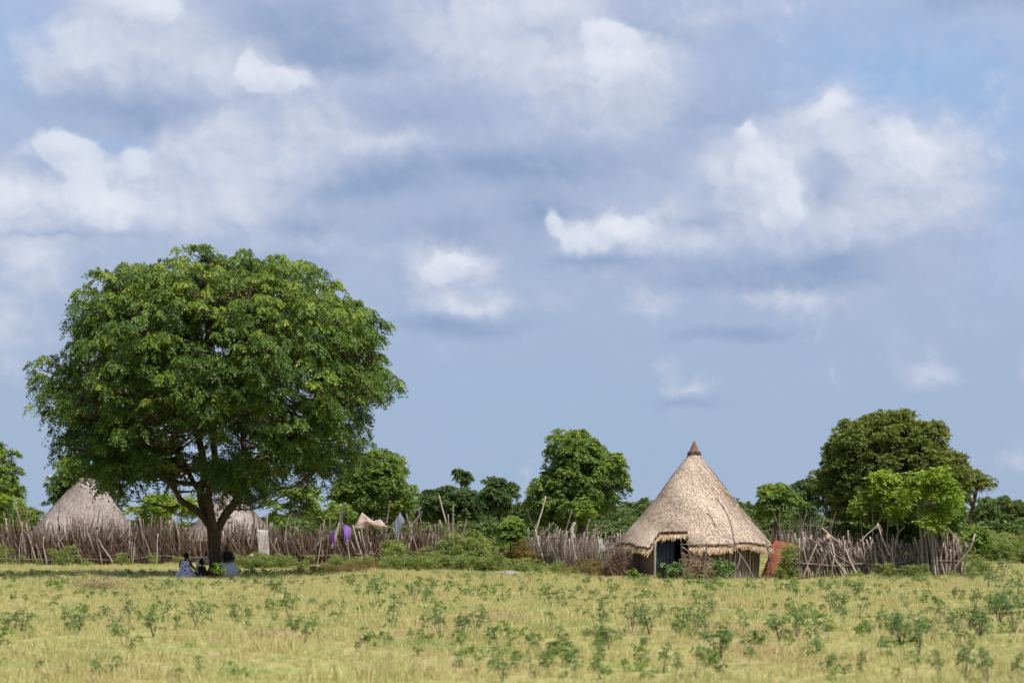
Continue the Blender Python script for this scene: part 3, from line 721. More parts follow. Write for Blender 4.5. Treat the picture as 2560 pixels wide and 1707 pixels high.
feathery('feathery_sapling', 'thin crooked sapling with sparse yellow-green leaves left of the feathery tree', 103.5,
  [[(2215,1420),(2218,1330),(2222,1290),(2210,1255),(2208,1215),(2202,1195)], [(2222,1290),(2228,1270),(2235,1255)], [(2180,1420),(2182,1330),(2180,1270),(2175,1235)], [(2163,1420),(2155,1330),(2150,1270)], [(2240,1420),(2244,1330),(2240,1280)]],
  cl(2205,1200,22,14,8,.2,.3,.5)+cl(2240,1235,22,12,8,.2,.3,.5)+cl(2185,1235,20,18,6,.15,.25,.5)+cl(2245,1270,20,14,7,.18,.3,.5)+cl(2150,1265,10,10,3,.12,.2,.4), 52, dens=2.2, srad=.035)
feathery('feathery_tree', 'bright green feathery tree seen under the big crown, right of the left hut', 140,
  [[(450,1408),(452,1340),(455,1290)],[(395,1408),(392,1340),(385,1290)]],
  cl(440,1265,60,25,26,.35,.6)+cl(380,1290,40,18,14,.3,.5), 53, dens=2.6, mat='moringa', L=.17)
feathery('feathery_tree', 'bright green feathery tree under the right side of the big crown', 142,
  [[(738,1408),(736,1350),(738,1300)],[(800,1408),(800,1350),(795,1300)]],
  cl(740,1265,70,38,34,.35,.6)+cl(820,1290,50,25,22,.3,.5), 54, dens=2.4, mat='neem2', L=.18)
feathery('feathery_tree', 'light green feathery crown hanging over the middle stick fence', 128,
  [[(1440,1408),(1438,1350),(1440,1290)]], cl(1445,1270,24,14,10,.25,.4,.5), 55, dens=2.6, mat='neem2', L=.14)
feathery('feathery_sapling', 'bright leafy sapling at the far left edge behind the stick fence', 138,
  [[(15,1400),(14,1350),(18,1290)]], cl(18,1290,28,45,16,.25,.45,.6), 56, dens=2.2, mat='moringa', L=.14)

# ---------------------------------------------------------------- huts
M['thatch'] = material('thatch', lin(.30, .215, .165), lin(.50, .395, .32), 9, .95, .1, c3=lin(.68, .56, .46), bump=1.0, bscale=30, coords='Object', detail=8, stretch=(1.5, 1.5, .5), tint=.35)
M['straw'] = material('straw', lin(.24, .165, .12), lin(.55, .43, .335), 2, .9, .1, c3=lin(.80, .67, .54), tint=.85, coords='Pos')
M['eave'] = material('golden straw', lin(.26, .16, .09), lin(.52, .37, .23), 2, .9, .1, c3=lin(.74, .57, .40), tint=.85, coords='Pos')
M['thatch_old'] = material('old thatch', lin(.20, .155, .135), lin(.36, .30, .27), 7, .95, .1, c3=lin(.52, .45, .41), bump=1.0, bscale=30, detail=8, stretch=(1.5, 1.5, .5), tint=.35)
M['straw_old'] = material('old straw', lin(.17, .13, .11), lin(.37, .31, .28), 2, .9, .1, c3=lin(.58, .50, .455), tint=.85, coords='Pos')
M['mud'] = material('mud wall', lin(.14, .10, .075), lin(.23, .17, .13), 2.5, .95, .1, bump=.6, bscale=12, detail=8)
M['clay'] = material('rusty clay', lin(.16, .08, .055), lin(.28, .15, .105), 6, .85, .3, bump=.4, bscale=20)
M['darkstraw'] = material('binding straw and edge shadow', lin(.06, .045, .03), lin(.14, .10, .07), 6, .95, .1)  # cap binding; its dark colour also paints the shadow at the thatch edge
M['door'] = material('blue grey door sheet', lin(.035, .042, .06), lin(.065, .075, .10), 3, .7, .3, bump=.3, bscale=8)

def profile_r(prof, z):
    pr = sorted(prof, key=lambda p: p[1]); return np.interp(z, [p[1] for p in pr], [p[0] for p in pr])
def thatch_hut(name, label, cxp, D, prof, wall_r, wall_h, mats, seed, door=None, fringe=True, tip=None, nstraw=9000, slope_len=.45, wallmat='mud', squash=0.0):
    """conical thatched roof on a round wall; door = (centre angle, half angle, roof cut radius)"""
    r = np.random.default_rng(seed)
    base = np.array([(cxp - 1280) / F * D, D, 0.0])
    root = empty(name, base, label, 'hut')
    prof = sorted(prof)                                     # by radius
    pr = np.array([p[0] for p in prof]); pz = np.array([p[1] for p in prof])
    na, nr = 144, 46
    ang = np.linspace(0, 2 * math.pi, na, endpoint=False)  # 0 = towards the field (-Y), increasing to the right (+X)
    def rmax(a):
        w = pr[-1] + .05 * math.sin(3 * a + seed) + .035 * math.sin(7 * a) + .02 * r.normal()
        if door:
            d = abs((a - door[0] + math.pi) % (2 * math.pi) - math.pi)
            if d < door[1]: return door[2]
        return w
    RM = np.array([rmax(a) for a in ang])
    def surf(rad, a, lift=0.0):
        z = np.interp(rad, pr, pz)
        # extend past the last profile point on the same slope
        sl = (pz[-1] - pz[-2]) / (pr[-1] - pr[-2])
        z = np.where(rad > pr[-1], pz[-1] + (rad - pr[-1]) * sl, z)
        wob = .05 * np.sin(a * 5 + rad * 2.1 + seed) * np.minimum(rad, 1) + .03 * np.sin(a * 11 - rad * 3.7)
        rr = rad + wob * .6 + lift
        return np.stack([rr * np.sin(a) + squash * (z - pz[-1]), -rr * np.cos(a), z + lift * .5 + np.zeros_like(rr)], -1)
    A = ang[None, :] + np.zeros((nr, 1)); t = np.linspace(0, 1, nr)[:, None]
    RR = pr[0] + (RM[None, :] - pr[0]) * t
    top = surf(RR, A) ; top += r.normal(0, .012, top.shape)
    bot = surf(RR[::-1], A) - np.array([0, 0, .16])
    bot[-1] = surf(RR[0], A[0]) - [0, 0, .1]
    V = np.concatenate([top.reshape(-1, 3), bot.reshape(-1, 3)])
    n2 = 2 * nr; idx = np.arange(n2 * na).reshape(n2, na)
    q = np.stack([idx[:-1], idx[1:], np.roll(idx[1:], -1, 1), np.roll(idx[:-1], -1, 1)], -1).reshape(-1, 4)
    apex = len(V); V = np.concatenate([V, [[squash * (pz[0] - pz[-1]), 0, pz[0] + .1]]])
    tr = [(apex, i, (i + 1) % na) for i in range(na)]
    roof = obj('roof', mesh_np('roof', V, q, tr, {'tint': np.full(len(V), .5)}, mats[0], True), root)
    # straws lying on the thatch
    n = nstraw
    a = r.uniform(-math.pi, math.pi, n); rm = np.interp(a % (2 * math.pi), np.r_[ang, 2 * math.pi], np.r_[RM, RM[0]])
    rad = pr[0] + (rm - pr[0] - .02) * np.sqrt(r.uniform(0, 1, n))
    p0 = surf(rad, a, .01); rad2 = rad + slope_len * r.uniform(.35, 1, n) * .7; rad2 = np.minimum(rad2, rm + .05)
    a2 = a + r.normal(0, .07, n) / np.maximum(rad, .4)
    p1 = surf(rad2, a2, 0.0) + np.stack([np.zeros(n)] * 3, 1); p1 += r.uniform(.0, .045, n)[:, None] * np.stack([np.sin(a), -np.cos(a), np.full(n, .9)], 1)
    sd = np.stack([np.cos(a), np.sin(a), np.zeros(n)], 1) * (r.uniform(.008, .022, n))[:, None]
    V = np.stack([p0 - sd, p0 + sd, p1 + sd * .5, p1 - sd * .5], 1)
    patch = .18 * np.sin(p0[:, 0] * 1.7 + p0[:, 2] * 1.3 + seed) + .12 * np.sin(p0[:, 2] * 4 + p0[:, 0] * 3)
    tn = np.repeat(np.clip(r.normal(.52, .2, n) + patch, 0, 1), 4)
    o = obj('thatch_straw', mesh_np('thatch_straw', V.reshape(-1, 3), np.arange(4 * n).reshape(-1, 4), None, {'tint': tn}, mats[1]), roof); o['kind'] = 'stuff'
    if fringe:
        # lower layer of hanging straw under the cut edge, plus dark straws that paint its shadow line
        mb = MB(); n = 5200
        a = r.uniform(0, 2 * math.pi, n); rm = np.interp(a, np.r_[ang, 2 * math.pi], np.r_[RM, RM[0]])
        p0 = surf(rm - .06 - r.uniform(0, .18, n), a) - np.array([0, 0, .16])
        ln = r.uniform(.26, .48, n) * (1 + .15 * np.sin(a * 9))
        p1 = p0 + ln[:, None] * unit(np.stack([np.sin(a) * .62 + r.normal(0, .1, n), -np.cos(a) * .62 + r.normal(0, .1, n), -np.full(n, .72)], 1))
        sd = np.stack([np.cos(a), np.sin(a), np.zeros(n)], 1) * r.uniform(.01, .026, n)[:, None]
        V = np.stack([p0 - sd, p0 + sd, p1 + sd * .4, p1 - sd * .4], 1)
        mb.add(V.reshape(-1, 3), np.arange(4 * n).reshape(-1, 4), a=np.repeat(np.clip(r.normal(.55, .22, n), 0, 1), 4))
        o = mb.build('eave_fringe', M['eave'], roof, smooth=False); o['kind'] = 'stuff'
        mb = MB(); n = 3000
        a = r.uniform(0, 2 * math.pi, n); rm = np.interp(a, np.r_[ang, 2 * math.pi], np.r_[RM, RM[0]])
        p0 = surf(rm - .02, a) + np.array([0, 0, .015]); p1 = p0 + np.stack([np.sin(a) * .03, -np.cos(a) * .03, -r.uniform(.10, .19, n)], 1)
        sd = np.stack([np.cos(a), np.sin(a), np.zeros(n)], 1) * r.uniform(.012, .03, n)[:, None]
        V = np.stack([p0 - sd, p0 + sd, p1 + sd * .6, p1 - sd * .6], 1)
        mb.add(V.reshape(-1, 3), np.arange(4 * n).reshape(-1, 4), a=np.repeat(r.uniform(0, 1, n), 4))
        o = mb.build('cut_edge_shadow', M['darkstraw'], roof, smooth=False); o['kind'] = 'stuff'
    if tip:
        # pottery cap with a bound rim
        mb = MB(); rs = np.linspace(tip[0], .012, 9); zs = np.linspace(tip[1], tip[2], 9)
        tube(mb, [(squash * (pz[0] - pz[-1]), 0, z) for z in zs], rs * (1 + .05 * np.sin(np.arange(9) * 2.3)), 20, wob=.03); mb.build('cap', M['clay'], roof)
        mb = MB(); aa = np.linspace(0, 2 * math.pi, 25)
        for k, (rr, zz, th) in enumerate(((tip[0] * 1.1, tip[1] + .0, .035), (tip[0] * 1.16, tip[1] - .07, .04))):
            tube(mb, np.stack([rr * np.cos(aa) + squash * (pz[0] - pz[-1]), rr * np.sin(aa), zz + .01 * np.sin(aa * 5)], 1), th, 6, cap=False, wob=.2)
        mb.build('rim', M['rail'] if False else M['darkstraw'], roof)
    # wall with thickness, open at the door
    nw = 72; wa = np.linspace(0, 2 * math.pi, nw + 1)
    if door: a0 = door[0] + door[1] * .98; wa = np.linspace(a0, a0 + 2 * math.pi - 1.96 * door[1], nw + 1)
    V = []; hh = np.linspace(0, 1, 9)
    for rad in (wall_r, wall_r - .16):
        for h in hh:
            for a in wa:
                rj = rad + .025 * math.sin(a * 6 + h * 5 + seed) + .012 * r.normal()
                V.append((rj * math.sin(a), -rj * math.cos(a), h * wall_h - .05))
    nn = nw + 1; k = len(hh); q = []
    for s_ in range(2):
        for i in range(k - 1):
            for j in range(nw):
                b = s_ * k * nn + i * nn + j; f = (b, b + 1, b + nn + 1, b + nn)
                q.append(f if s_ == 0 else f[::-1])
    for i in range(k - 1):
        for j in (0, nw):
            b = i * nn + j; c_ = b + k * nn; q.append((b, b + nn, c_ + nn, c_))
    obj('wall', mesh_np('wall', V, q, None, None, M[wallmat], True), root)
    return root, surf

hut, hs = thatch_hut('conical_hut', 'tall conical thatched hut with dark doorway and pointed rusty cap', 1735.5, 103,
    [(.20, 5.36), (.42, 5.02), (.72, 4.62), (1.36, 3.77), (1.90, 3.07), (2.36, 2.52), (2.85, 1.98), (3.26, 1.49)], 2.62, 1.85,
    (M['thatch'], M['straw']), 3, door=(-.395, .25, 2.80), tip=(.235, 5.37, 5.90), nstraw=24000, slope_len=.24)
def hutP(px, py, Y=100.2): return P(px, py, Y) - np.array([(1735.5 - 1280) / F * 103, 103, 0])
# door: a dark blue-grey sheet hung inside the opening
def door_sheet():
    mb = MB(); n = 19; V = []; q = []
    for i in range(n):
        t = i / (n - 1); x, z0, z1 = hutP(1636 + 52 * t, 1449, 100.75)[0], -.02, 1.75
        y = hutP(0, 0, 100.75)[1] + .035 * math.sin(t * 34) + .12 * t
        V += [(x, y, z0), (x, y, z1)]
    for i in range(n - 1): q.append((2 * i, 2 * i + 2, 2 * i + 3, 2 * i + 1))
    mb.add(V, q); o = mb.build('door', M['door'], hut)
    md = o.modifiers.new('thick', 'SOLIDIFY'); md.thickness = .02
door_sheet()
for x0, y0, x1, y1, rad in ((1636, 1449, 1637, 1352, .05), (1706, 1449, 1704, 1350, .055)):
    mb = MB(); tube(mb, smooth_path([hutP(x0, y0, 100.35), hutP((x0 + x1) / 2 + 1, (y0 + y1) / 2, 100.35), hutP(x1, y1, 100.4)]), rad, 7, wob=.12)
    mb.build('door_post', M['stick'], hut)
# upright poles that close the right part of the wall
r_ = np.random.default_rng(8)
polem = []
for k in range(6):
    mb = MB(); pth = smooth_path([(0, 0, 0), (r_.normal(0, .03), r_.normal(0, .03), .5), (r_.normal(0, .04), r_.normal(0, .04), 1.0)])
    tube(mb, pth, np.linspace(.036, .026, len(pth)), 6, wob=.15); polem.append(mb.mesh('wall_pole', M['stick']))
for k in range(46):
    a = .30 + k * .029 + r_.normal(0, .006)
    o = obj('wall_pole', polem[k % 6], hut, (2.72 * math.sin(a), -2.72 * math.cos(a), -.05))
    o.scale = (1, 1, r_.uniform(1.45, 1.6)); o.rotation_euler = (r_.normal(0, .03), r_.normal(0, .05), r_.uniform(0, 6))
# leaning poles and props round the hut
def loose_stick(name, pts, rad, mat, label, cat='stick', group=None, sides=7):
    w = smooth_path([P(*p) for p in pts], 5); base = w[0].copy()
    mb = MB(); tube(mb, w, np.linspace(rad, rad * .55, len(w)), sides, wob=.12)
    o = mb.build(name, M[mat], None, origin=base); o.location = [float(v) for v in base]
    return tag(o, label, cat, group)
loose_stick('prop_pole', [(1757, 1449, 99.2), (1760, 1420, 99.25), (1764, 1390, 99.3), (1768, 1355, 99.4)], .055, 'rail', 'pale forked prop pole under the front eave right of the doorway', 'pole')
loose_stick('prop_pole', [(1843, 1449, 99.3), (1841, 1428, 99.3), (1848, 1405, 99.4), (1850, 1385, 99.6)], .045, 'rail', 'short crooked pale prop pole under the right eave', 'pole')
loose_stick('leaning_pole', [(1886, 1449, 99.0), (1868, 1412, 99.0), (1845, 1378, 99.1), (1815, 1350, 99.4)], .035, 'stick', 'dark straight pole leaning on the right eave of the conical hut', 'pole')
loose_stick('leaning_pole', [(1928, 1449, 101.5), (1927, 1415, 101.4), (1922, 1385, 101.3), (1916, 1352, 101.2)], .045, 'rail', 'pale upright pole beside the right edge of the conical roof', 'pole')
def on_roof(px, py):
    # point on the conical roof seen at this place in the photo
    best = None
    for a in np.linspace(-1.5, 1.5, 241):
        for rad in np.linspace(.25, 3.3, 60):
            p = hs(np.array(rad), np.array(a), .05) + np.array([(1735.5 - 1280) / F * 103, 103, 0])
            u = 1280 + F * p[0] / p[1]; v = HY - F * (p[2] - CH) / p[1]
            d = (u - px) ** 2 + (v - py) ** 2
            if best is None or d < best[0]: best = (d, p)
    return best[1]
def roof_stick(pts, rad, label):
    w = smooth_path([on_roof(*p) for p in pts], 4); base = w[0].copy()
    mb = MB(); tube(mb, w, np.linspace(rad, rad * .5, len(w)), 5)
    o = mb.build('dry_branch', M['twig'], None, origin=base); o.location = [float(v) for v in base]
    tag(o, label, 'branch')
roof_stick([(1841, 1384), (1836, 1350), (1829, 1318), (1820, 1290), (1805, 1262), (1790, 1245)], .028, 'long thin curved dry branch lying up the right side of the thatch')
roof_stick([(1790, 1316), (1780, 1296), (1768, 1280)], .018, 'short thin dry twig lying in the middle of the thatch')
roof_stick([(1700, 1368), (1760, 1364), (1820, 1374), (1870, 1373), (1915, 1365)], .02, 'thin flexible branch bound along the eave of the conical roof')

# tangle of pale branches by the door
def brush(name, label, px, D, w, h, n, mat, seed, curl=.5, rad=.012, cat='brushwood', fan=False, base_row=None):
    r = np.random.default_rng(seed); base = P(px, HY, D); base[2] = 0
    mb = MB()
    for i in range(n):
        if fan:
            p = np.array([r.uniform(-w, w) * .35, r.uniform(-.4, .4), 0]); a = r.normal(0, .42)
            e = p + np.array([math.sin(a) * h, r.normal(0, .3), math.cos(a) * h]) * r.uniform(.45, 1)
            m_ = (p + e) / 2 + r.normal(0, .1, 3) * curl
            pts = smooth_path([p, m_, e], 4)
            if i % 3 == 0:
                e2 = m_ + (e - m_) * .6 + r.normal(0, .18, 3); tube(mb, smooth_path([m_, (m_ + e2) / 2 + r.normal(0, .03, 3), e2], 3), np.linspace(rad * .6, rad * .2, 7), 4, cap=False, a=r.uniform())
        else:
            c = np.array([r.uniform(-w, w), r.uniform(-.35, .35), 0]); c[2] = r.uniform(.03, h * (1 - .5 * abs(c[0]) / w))
            d = unit(r.normal(0, 1, 3) * [1, .5, .9]); L = r.uniform(.25, .8)
            pts = smooth_path([c - d * L / 2, c + r.normal(0, .12, 3) * curl * 2, c + d * L / 2 + r.normal(0, .1, 3)], 4)
            pts[:, 2] = np.maximum(pts[:, 2], .0)
        tube(mb, pts, np.linspace(rad, rad * .4, len(pts)) * r.uniform(.5, 1.4), 4, cap=False, a=r.uniform())
    o = mb.build(name, M[mat]); o.location = [float(v) for v in base]
    return tag(o, label, cat)
M['paletwig'] = material('pale dry twig', lin(.20, .13, .08), lin(.34, .24, .16), 3, .9, .1, c3=lin(.50, .38, .27), tint=.7)
M['browntwig'] = material('brown brush', lin(.10, .06, .04), lin(.20, .13, .095), 3, .9, .1, c3=lin(.32, .23, .17), tint=.7)
brush('branch_heap', 'tangled heap of pale bent branches right of the dark doorway', 1737, 99.6, .52, 1.15, 240, 'paletwig', 4, 1.0, .013)
brush('branch_heap', 'thick brown brushwood heap against the left wall of the conical hut', 1549, 101.6, .42, 1.25, 620, 'browntwig', 5, .5, .013)
loose_stick('prop_pole', [(1705, 1366, 99.6), (1722, 1380, 99.5), (1734, 1405, 99.4), (1752, 1425, 99.4)], .035, 'rail', 'pale bent branch hanging from the eave over the branch heap', 'branch')

lh, lhs = thatch_hut('wide_hut', 'wide grey thatched hut behind the left stick fence', 206, 143,
    [(.15, 5.15), (.55, 4.80), (1.15, 4.25), (1.75, 3.55), (2.35, 2.75), (2.95, 1.95), (3.35, 1.38)], 2.7, 1.9, (M['thatch_old'], M['straw_old']), 6, fringe=False, nstraw=15000, squash=.10)
lh2, _ = thatch_hut('small_thatch_hut', 'low thatched roof peeking out right of the wide left hut', 358, 141,
    [(.1, 2.85), (.6, 2.35), (1.1, 1.75), (1.5, 1.2)], 1.2, 1.3, (M['thatch_old'], M['straw_old']), 9, fringe=False, nstraw=3500)
fh, _ = thatch_hut('far_thatch_hut', 'far brownish thatched hut partly hidden behind the big trunk', 575, 152,
    [(.15, 4.85), (.6, 4.3), (1.25, 3.45), (1.95, 2.6), (2.5, 1.9), (2.95, 1.35)], 2.3, 1.9, (M['thatch_old'], M['straw_old']), 10, fringe=False, nstraw=9000)

# ---------------------------------------------------------------- stick fences
stickm = []
r_ = np.random.default_rng(31)
for k in range(14):
    mb = MB(); b = r_.normal(0, .05, (3, 2)); b2 = .5 * b[2]
    pth = smooth_path([(0, 0, 0), (b[0][0] * .4, b[0][1] * .4, .3), (b[1][0], b[1][1], .62), (b[2][0] * 1.3, b[2][1], 1.0)], 2)
    tube(mb, pth, np.linspace(1, .62, len(pth)) * .5, 5, wob=.14)
    if k % 4 == 3:
        tube(mb, [pth[4], pth[4] + [.07 * (1 if k % 8 == 3 else -1), .03, .12], pth[4] + [.13 * (1 if k % 8 == 3 else -1), .04, .27]], np.array([.5, .4, .25]) * .62, 4)
    v = np.concatenate(mb.v)                                # centre line unit height, width 1: scaled per stick
    ctr = np.zeros_like(v); 
    stickm.append((pth, k))
def stick_mesh(rad, h, k, curve):
    """one stick of real size; radius and length in metres"""
    b = np.array([[.0, .0], [curve * .35, r_.normal(0, .03)], [curve, r_.normal(0, .05)], [curve * 1.2 + r_.normal(0, .04), r_.normal(0, .05)]])
    pth = smooth_path([(b[0][0], b[0][1], 0), (b[1][0], b[1][1], .33 * h), (b[2][0], b[2][1], .68 * h), (b[3][0], b[3][1], h)], 2)
    mb = MB(); tube(mb, pth, np.linspace(rad, rad * .6, len(pth)), 5, wob=.13)
    if k % 4 == 3:
        sg = 1 if k % 8 == 3 else -1; q0 = pth[4]
        tube(mb, [q0, q0 + [.10 * sg, .03, .14], q0 + [.17 * sg, .04, .34]], np.array([.6, .45, .28]) * rad, 4)
    return mb.mesh('stick', M['stick'])
LIB = [stick_mesh(.035, 1.6, k, r_.normal(0, .12)) for k in range(16)]
TALL = [stick_mesh(.045, 2.4, k, r_.normal(0, .22)) for k in range(8)]
THIN = [stick_mesh(.018, 2.0, k, r_.normal(0, .2)) for k in range(10)]
def path_at(path, px):
    xs = [p[0] for p in path]; return np.interp(px, xs, [p[1] for p in path])
def fence(name, label, path, n, height, lean, lib_w, brush_n, brush_h, rails, seed, tall=(), jit=.12, sc=1.0, brush_mat='twig', dark=0.0):
    """path: (px, distance) pairs; height(px) metres; lean(px) radians towards +x; every stick is its own part"""
    r = np.random.default_rng(seed)
    x0, x1 = path[0][0], path[-1][0]
    pm = (x0 + x1) / 2; base = P(pm, HY, path_at(path, pm)); base[2] = 0
    root = empty(name, base, label, 'fence')
    for i in range(n):
        px = x0 + (x1 - x0) * (i + r.uniform(-.4, .4)) / n; Y = path_at(path, px) + r.normal(0, jit)
        p = P(px, HY, Y) - base; p[2] = -.08
        h = height(px) * r.uniform(.6, 1.15); u = r.uniform()
        if u < lib_w[0]: me, h0 = LIB[r.integers(len(LIB))], 1.6
        elif u < lib_w[1]: me, h0 = THIN[r.integers(len(THIN))], 2.0; h = h * 1.02
        else: me, h0 = TALL[r.integers(len(TALL))], 2.4; h = h * 1.08
        o = obj('stick', me, root, p)
        if r.uniform() < dark: o.material_slots[0].link = 'OBJECT'; o.material_slots[0].material = M['darkstick']
        w = sc * r.uniform(.65, 1.35); zs = h / h0
        o.scale = (w, w, zs)
        o.rotation_euler = (r.normal(0, .07), lean(px) + r.normal(0, .17), r.normal(0, .3))
    for (xa, ya, xb, yb, rad, *m_) in tall:
        Y = path_at(path, (xa + xb) / 2) - .15
        mid = P((xa + xb) / 2 + r.normal(0, 3), (ya + yb) / 2, Y)
        w = smooth_path([P(xa, ya, Y), mid, P(xb, yb, Y)], 4) - base
        mb = MB(); tube(mb, w, np.linspace(rad, rad * .6, len(w)), 6, wob=.12); mb.build('stick', M[m_[0] if m_ else 'stick'], root)
    if brush_n:
        mb = MB()
        for i in range(brush_n):
            px = r.uniform(x0, x1); Y = path_at(path, px) + r.uniform(-.15, .35)
            p = P(px, HY, Y) - base; p[2] = r.uniform(-.05, .5) * brush_h
            h = height(px) * brush_h * r.uniform(.35, 1.05) - p[2] * .5; a = lean(px) + r.normal(0, .28)
            e = p + np.array([math.sin(a) * h, r.normal(0, .12), math.cos(a) * h]); m_ = (p + e) / 2 + r.normal(0, .05, 3)
            tube(mb, [p, m_, e], np.array([.016, .012, .005]) * r.uniform(.6, 1.5) * sc, 3, cap=False, a=r.uniform())
            if r.uniform() < .4:
                e2 = m_ + np.array([r.normal(0, .2), r.normal(0, .05), r.uniform(.05, .35)]); tube(mb, [m_, e2], [.008, .004], 3, cap=False, a=r.uniform())
        o = mb.build('brushwood', M[brush_mat], root); o['kind'] = 'stuff'
    for pts, rad in rails:
        w = smooth_path([P(x, y, path_at(path, x) - .22) for x, y in pts], 4) - base
        mb = MB(); tube(mb, w, rad * (1 + .15 * np.sin(np.arange(len(w)) * 1.7)), 6, wob=.12); mb.build('rail', M['rail'], root)
    return root
fence('stick_fence', 'long uneven stick fence on the left behind the seated people', [(-30, 136), (400, 135), (640, 134)], 290,
      lambda x: 2.35 + .28 * math.sin(x * .035) + (.25 if 150 < x < 330 else 0), lambda x: .05 * math.sin(x * .05), (.42, .8, 1), 2400, .95,
      [([(-10, 1396), (60, 1397), (110, 1399), (165, 1398), (200, 1395), (260, 1399), (330, 1398), (370, 1391), (420, 1389), (450, 1393), (540, 1392), (560, 1391)], .03)], 61,
      tall=[(64, 1390, 40, 1268, .09), (68, 1300, 65, 1265, .04, 'rail'), (213, 1350, 216, 1279, .06), (268, 1352, 281, 1303, .10), (298, 1345, 325, 1306, .07), (230, 1320, 281, 1293, .04),
            (40, 1400, 18, 1348, .05, 'rail'), (52, 1396, 36, 1355, .04, 'rail'), (96, 1400, 90, 1353, .05, 'rail'), (150, 1352, 184, 1318, .05), (144, 1352, 150, 1255, .025), (340, 1395, 336, 1362, .07, 'rail'), (323, 1380, 325, 1280, .05),
            (450, 1380, 438, 1300, .07), (400, 1385, 402, 1290, .04), (575, 1360, 572, 1300, .07, 'rail'), (626, 1380, 630, 1245, .09)], sc=1.25, dark=.72, brush_mat='browntwig')
fence('stick_fence', 'stick fence hung with washing between the metal sheet and the open gap', [(640, 134), (900, 133), (1142, 134)], 230,
      lambda x: 2.05 + .28 * math.sin(x * .05) + (.3 if x > 1050 else 0), lambda x: .08 * math.sin(x * .04), (.34, .78, 1), 2200, .95,
      [([(745, 1388), (790, 1389), (830, 1386)], .03), ([(890, 1384), (915, 1386), (935, 1383)], .035), ([(970, 1380), (1000, 1379), (1060, 1381), (1105, 1378), (1130, 1380)], .025)], 62,
      tall=[(675, 1385, 668, 1283, .10), (777, 1380, 852, 1290, .05, 'rail'), (852, 1340, 848, 1268, .07, 'rail'), (858, 1340, 856, 1262, .04, 'rail'), (826, 1385, 825, 1290, .045, 'rail'), (830, 1370, 850, 1305, .13), (966, 1312, 976, 1250, .06, 'rail'), (960, 1365, 984, 1305, .06, 'rail'),
            (903, 1360, 928, 1315, .045, 'rail'), (1020, 1375, 1030, 1310, .06), (1030, 1312, 1048, 1270, .06), (1042, 1275, 1053, 1266, .04), (1117, 1310, 1098, 1238, .05), (1128, 1370, 1120, 1285, .05), (1133, 1370, 1133, 1262, .035), (1098, 1300, 1106, 1320, .07), (1100, 1360, 1097, 1305, .06, 'rail'), (1053, 1310, 1055, 1277, .045, 'rail'), (710, 1365, 722, 1290, .05), (745, 1330, 752, 1300, .03)], sc=1.2, dark=.62, brush_mat='browntwig')
fence('stick_fence', 'slanting bleached stick fence between the gap and the conical hut', [(1316, 134), (1400, 128), (1480, 118), (1560, 110), (1600, 107)], 250,
      lambda x: 2.0 - .3 * (x - 1316) / 280 + .1 * math.sin(x * .07), lambda x: .28 * max(.25, math.sin((x - 1290) * .012)), (.62, .9, 1), 1100, .9,
      [([(1310, 1401), (1330, 1401), (1355, 1390), (1380, 1390), (1400, 1402), (1418, 1411), (1432, 1409), (1450, 1398), (1480, 1399), (1510, 1397)], .05), ([(1515, 1346), (1545, 1342), (1590, 1335)], .04), ([(1352, 1343), (1372, 1344), (1390, 1345)], .035)], 63,
      tall=[(1320, 1395, 1343, 1320, .09, 'rail'), (1338, 1330, 1365, 1240, .055), (1352, 1340, 1385, 1305, .07, 'rail'), (1400, 1370, 1430, 1276, .05, 'rail'), (1433, 1345, 1437, 1305, .13), (1468, 1340, 1474, 1298, .07, 'rail'), (1470, 1395, 1488, 1320, .06, 'rail'), (1478, 1335, 1510, 1304, .05, 'rail'),
            (1527, 1345, 1527, 1318, .04, 'rail'), (1495, 1360, 1504, 1322, .03, 'rail'), (1330, 1310, 1319, 1270, .02, 'rail'), (1386, 1330, 1388, 1310, .03)], sc=1.0)
fence('stick_fence', 'dense stick fence with a long low rail on the right of the photo', [(2000, 101.5), (2150, 101.8), (2300, 102), (2408, 102.5)], 300,
      lambda x: (1.7 if x < 2120 else 1.65 if x < 2330 else 1.85) + .15 * math.sin(x * .06), lambda x: (-.08 if x < 2060 else -.26 if x < 2290 else -.1), (.80, .95, 1), 1300, .95,
      [([(1993, 1407), (2030, 1409), (2060, 1412), (2100, 1414), (2150, 1409), (2180, 1407)], .038), ([(2170, 1408), (2215, 1408), (2255, 1406), (2285, 1399), (2330, 1401), (2402, 1402)], .028)], 64,
      tall=[(2022, 1345, 2130, 1410, .045), (2061, 1292, 2045, 1335, .04, 'rail'), (2054, 1318, 2108, 1362, .04), (2150, 1355, 2194, 1314, .03), (2194, 1308, 2226, 1390, .045), (2198, 1312, 2208, 1330, .04), (2262, 1315, 2238, 1350, .045, 'rail'), (2342, 1326, 2340, 1420, .045, 'rail'), (2254, 1350, 2256, 1408, .05, 'rail'),
            (2358, 1320, 2366, 1440, .045), (2362, 1310, 2392, 1350, .05), (2394, 1345, 2404, 1436, .05), (2120, 1325, 2130, 1360, .04), (2002, 1408, 2008, 1446, .04)], sc=1.25)
fence('stick_fence', 'sparse thin brush hedge of dry stems between the hut and the right stick fence', [(1945, 104.5), (2060, 105.5)], 60,
      lambda x: 1.7 + (x - 1945) * .006, lambda x: -.1 + .002 * (x - 2000), (.1, .98, 1), 420, 1.15, [], 65, sc=.6)
brush('dry_brush', 'fan of bare dry branches behind the right side of the conical roof', 1985, 106, 1.6, 3.3, 34, 'twig', 12, .8, .02, fan=True)

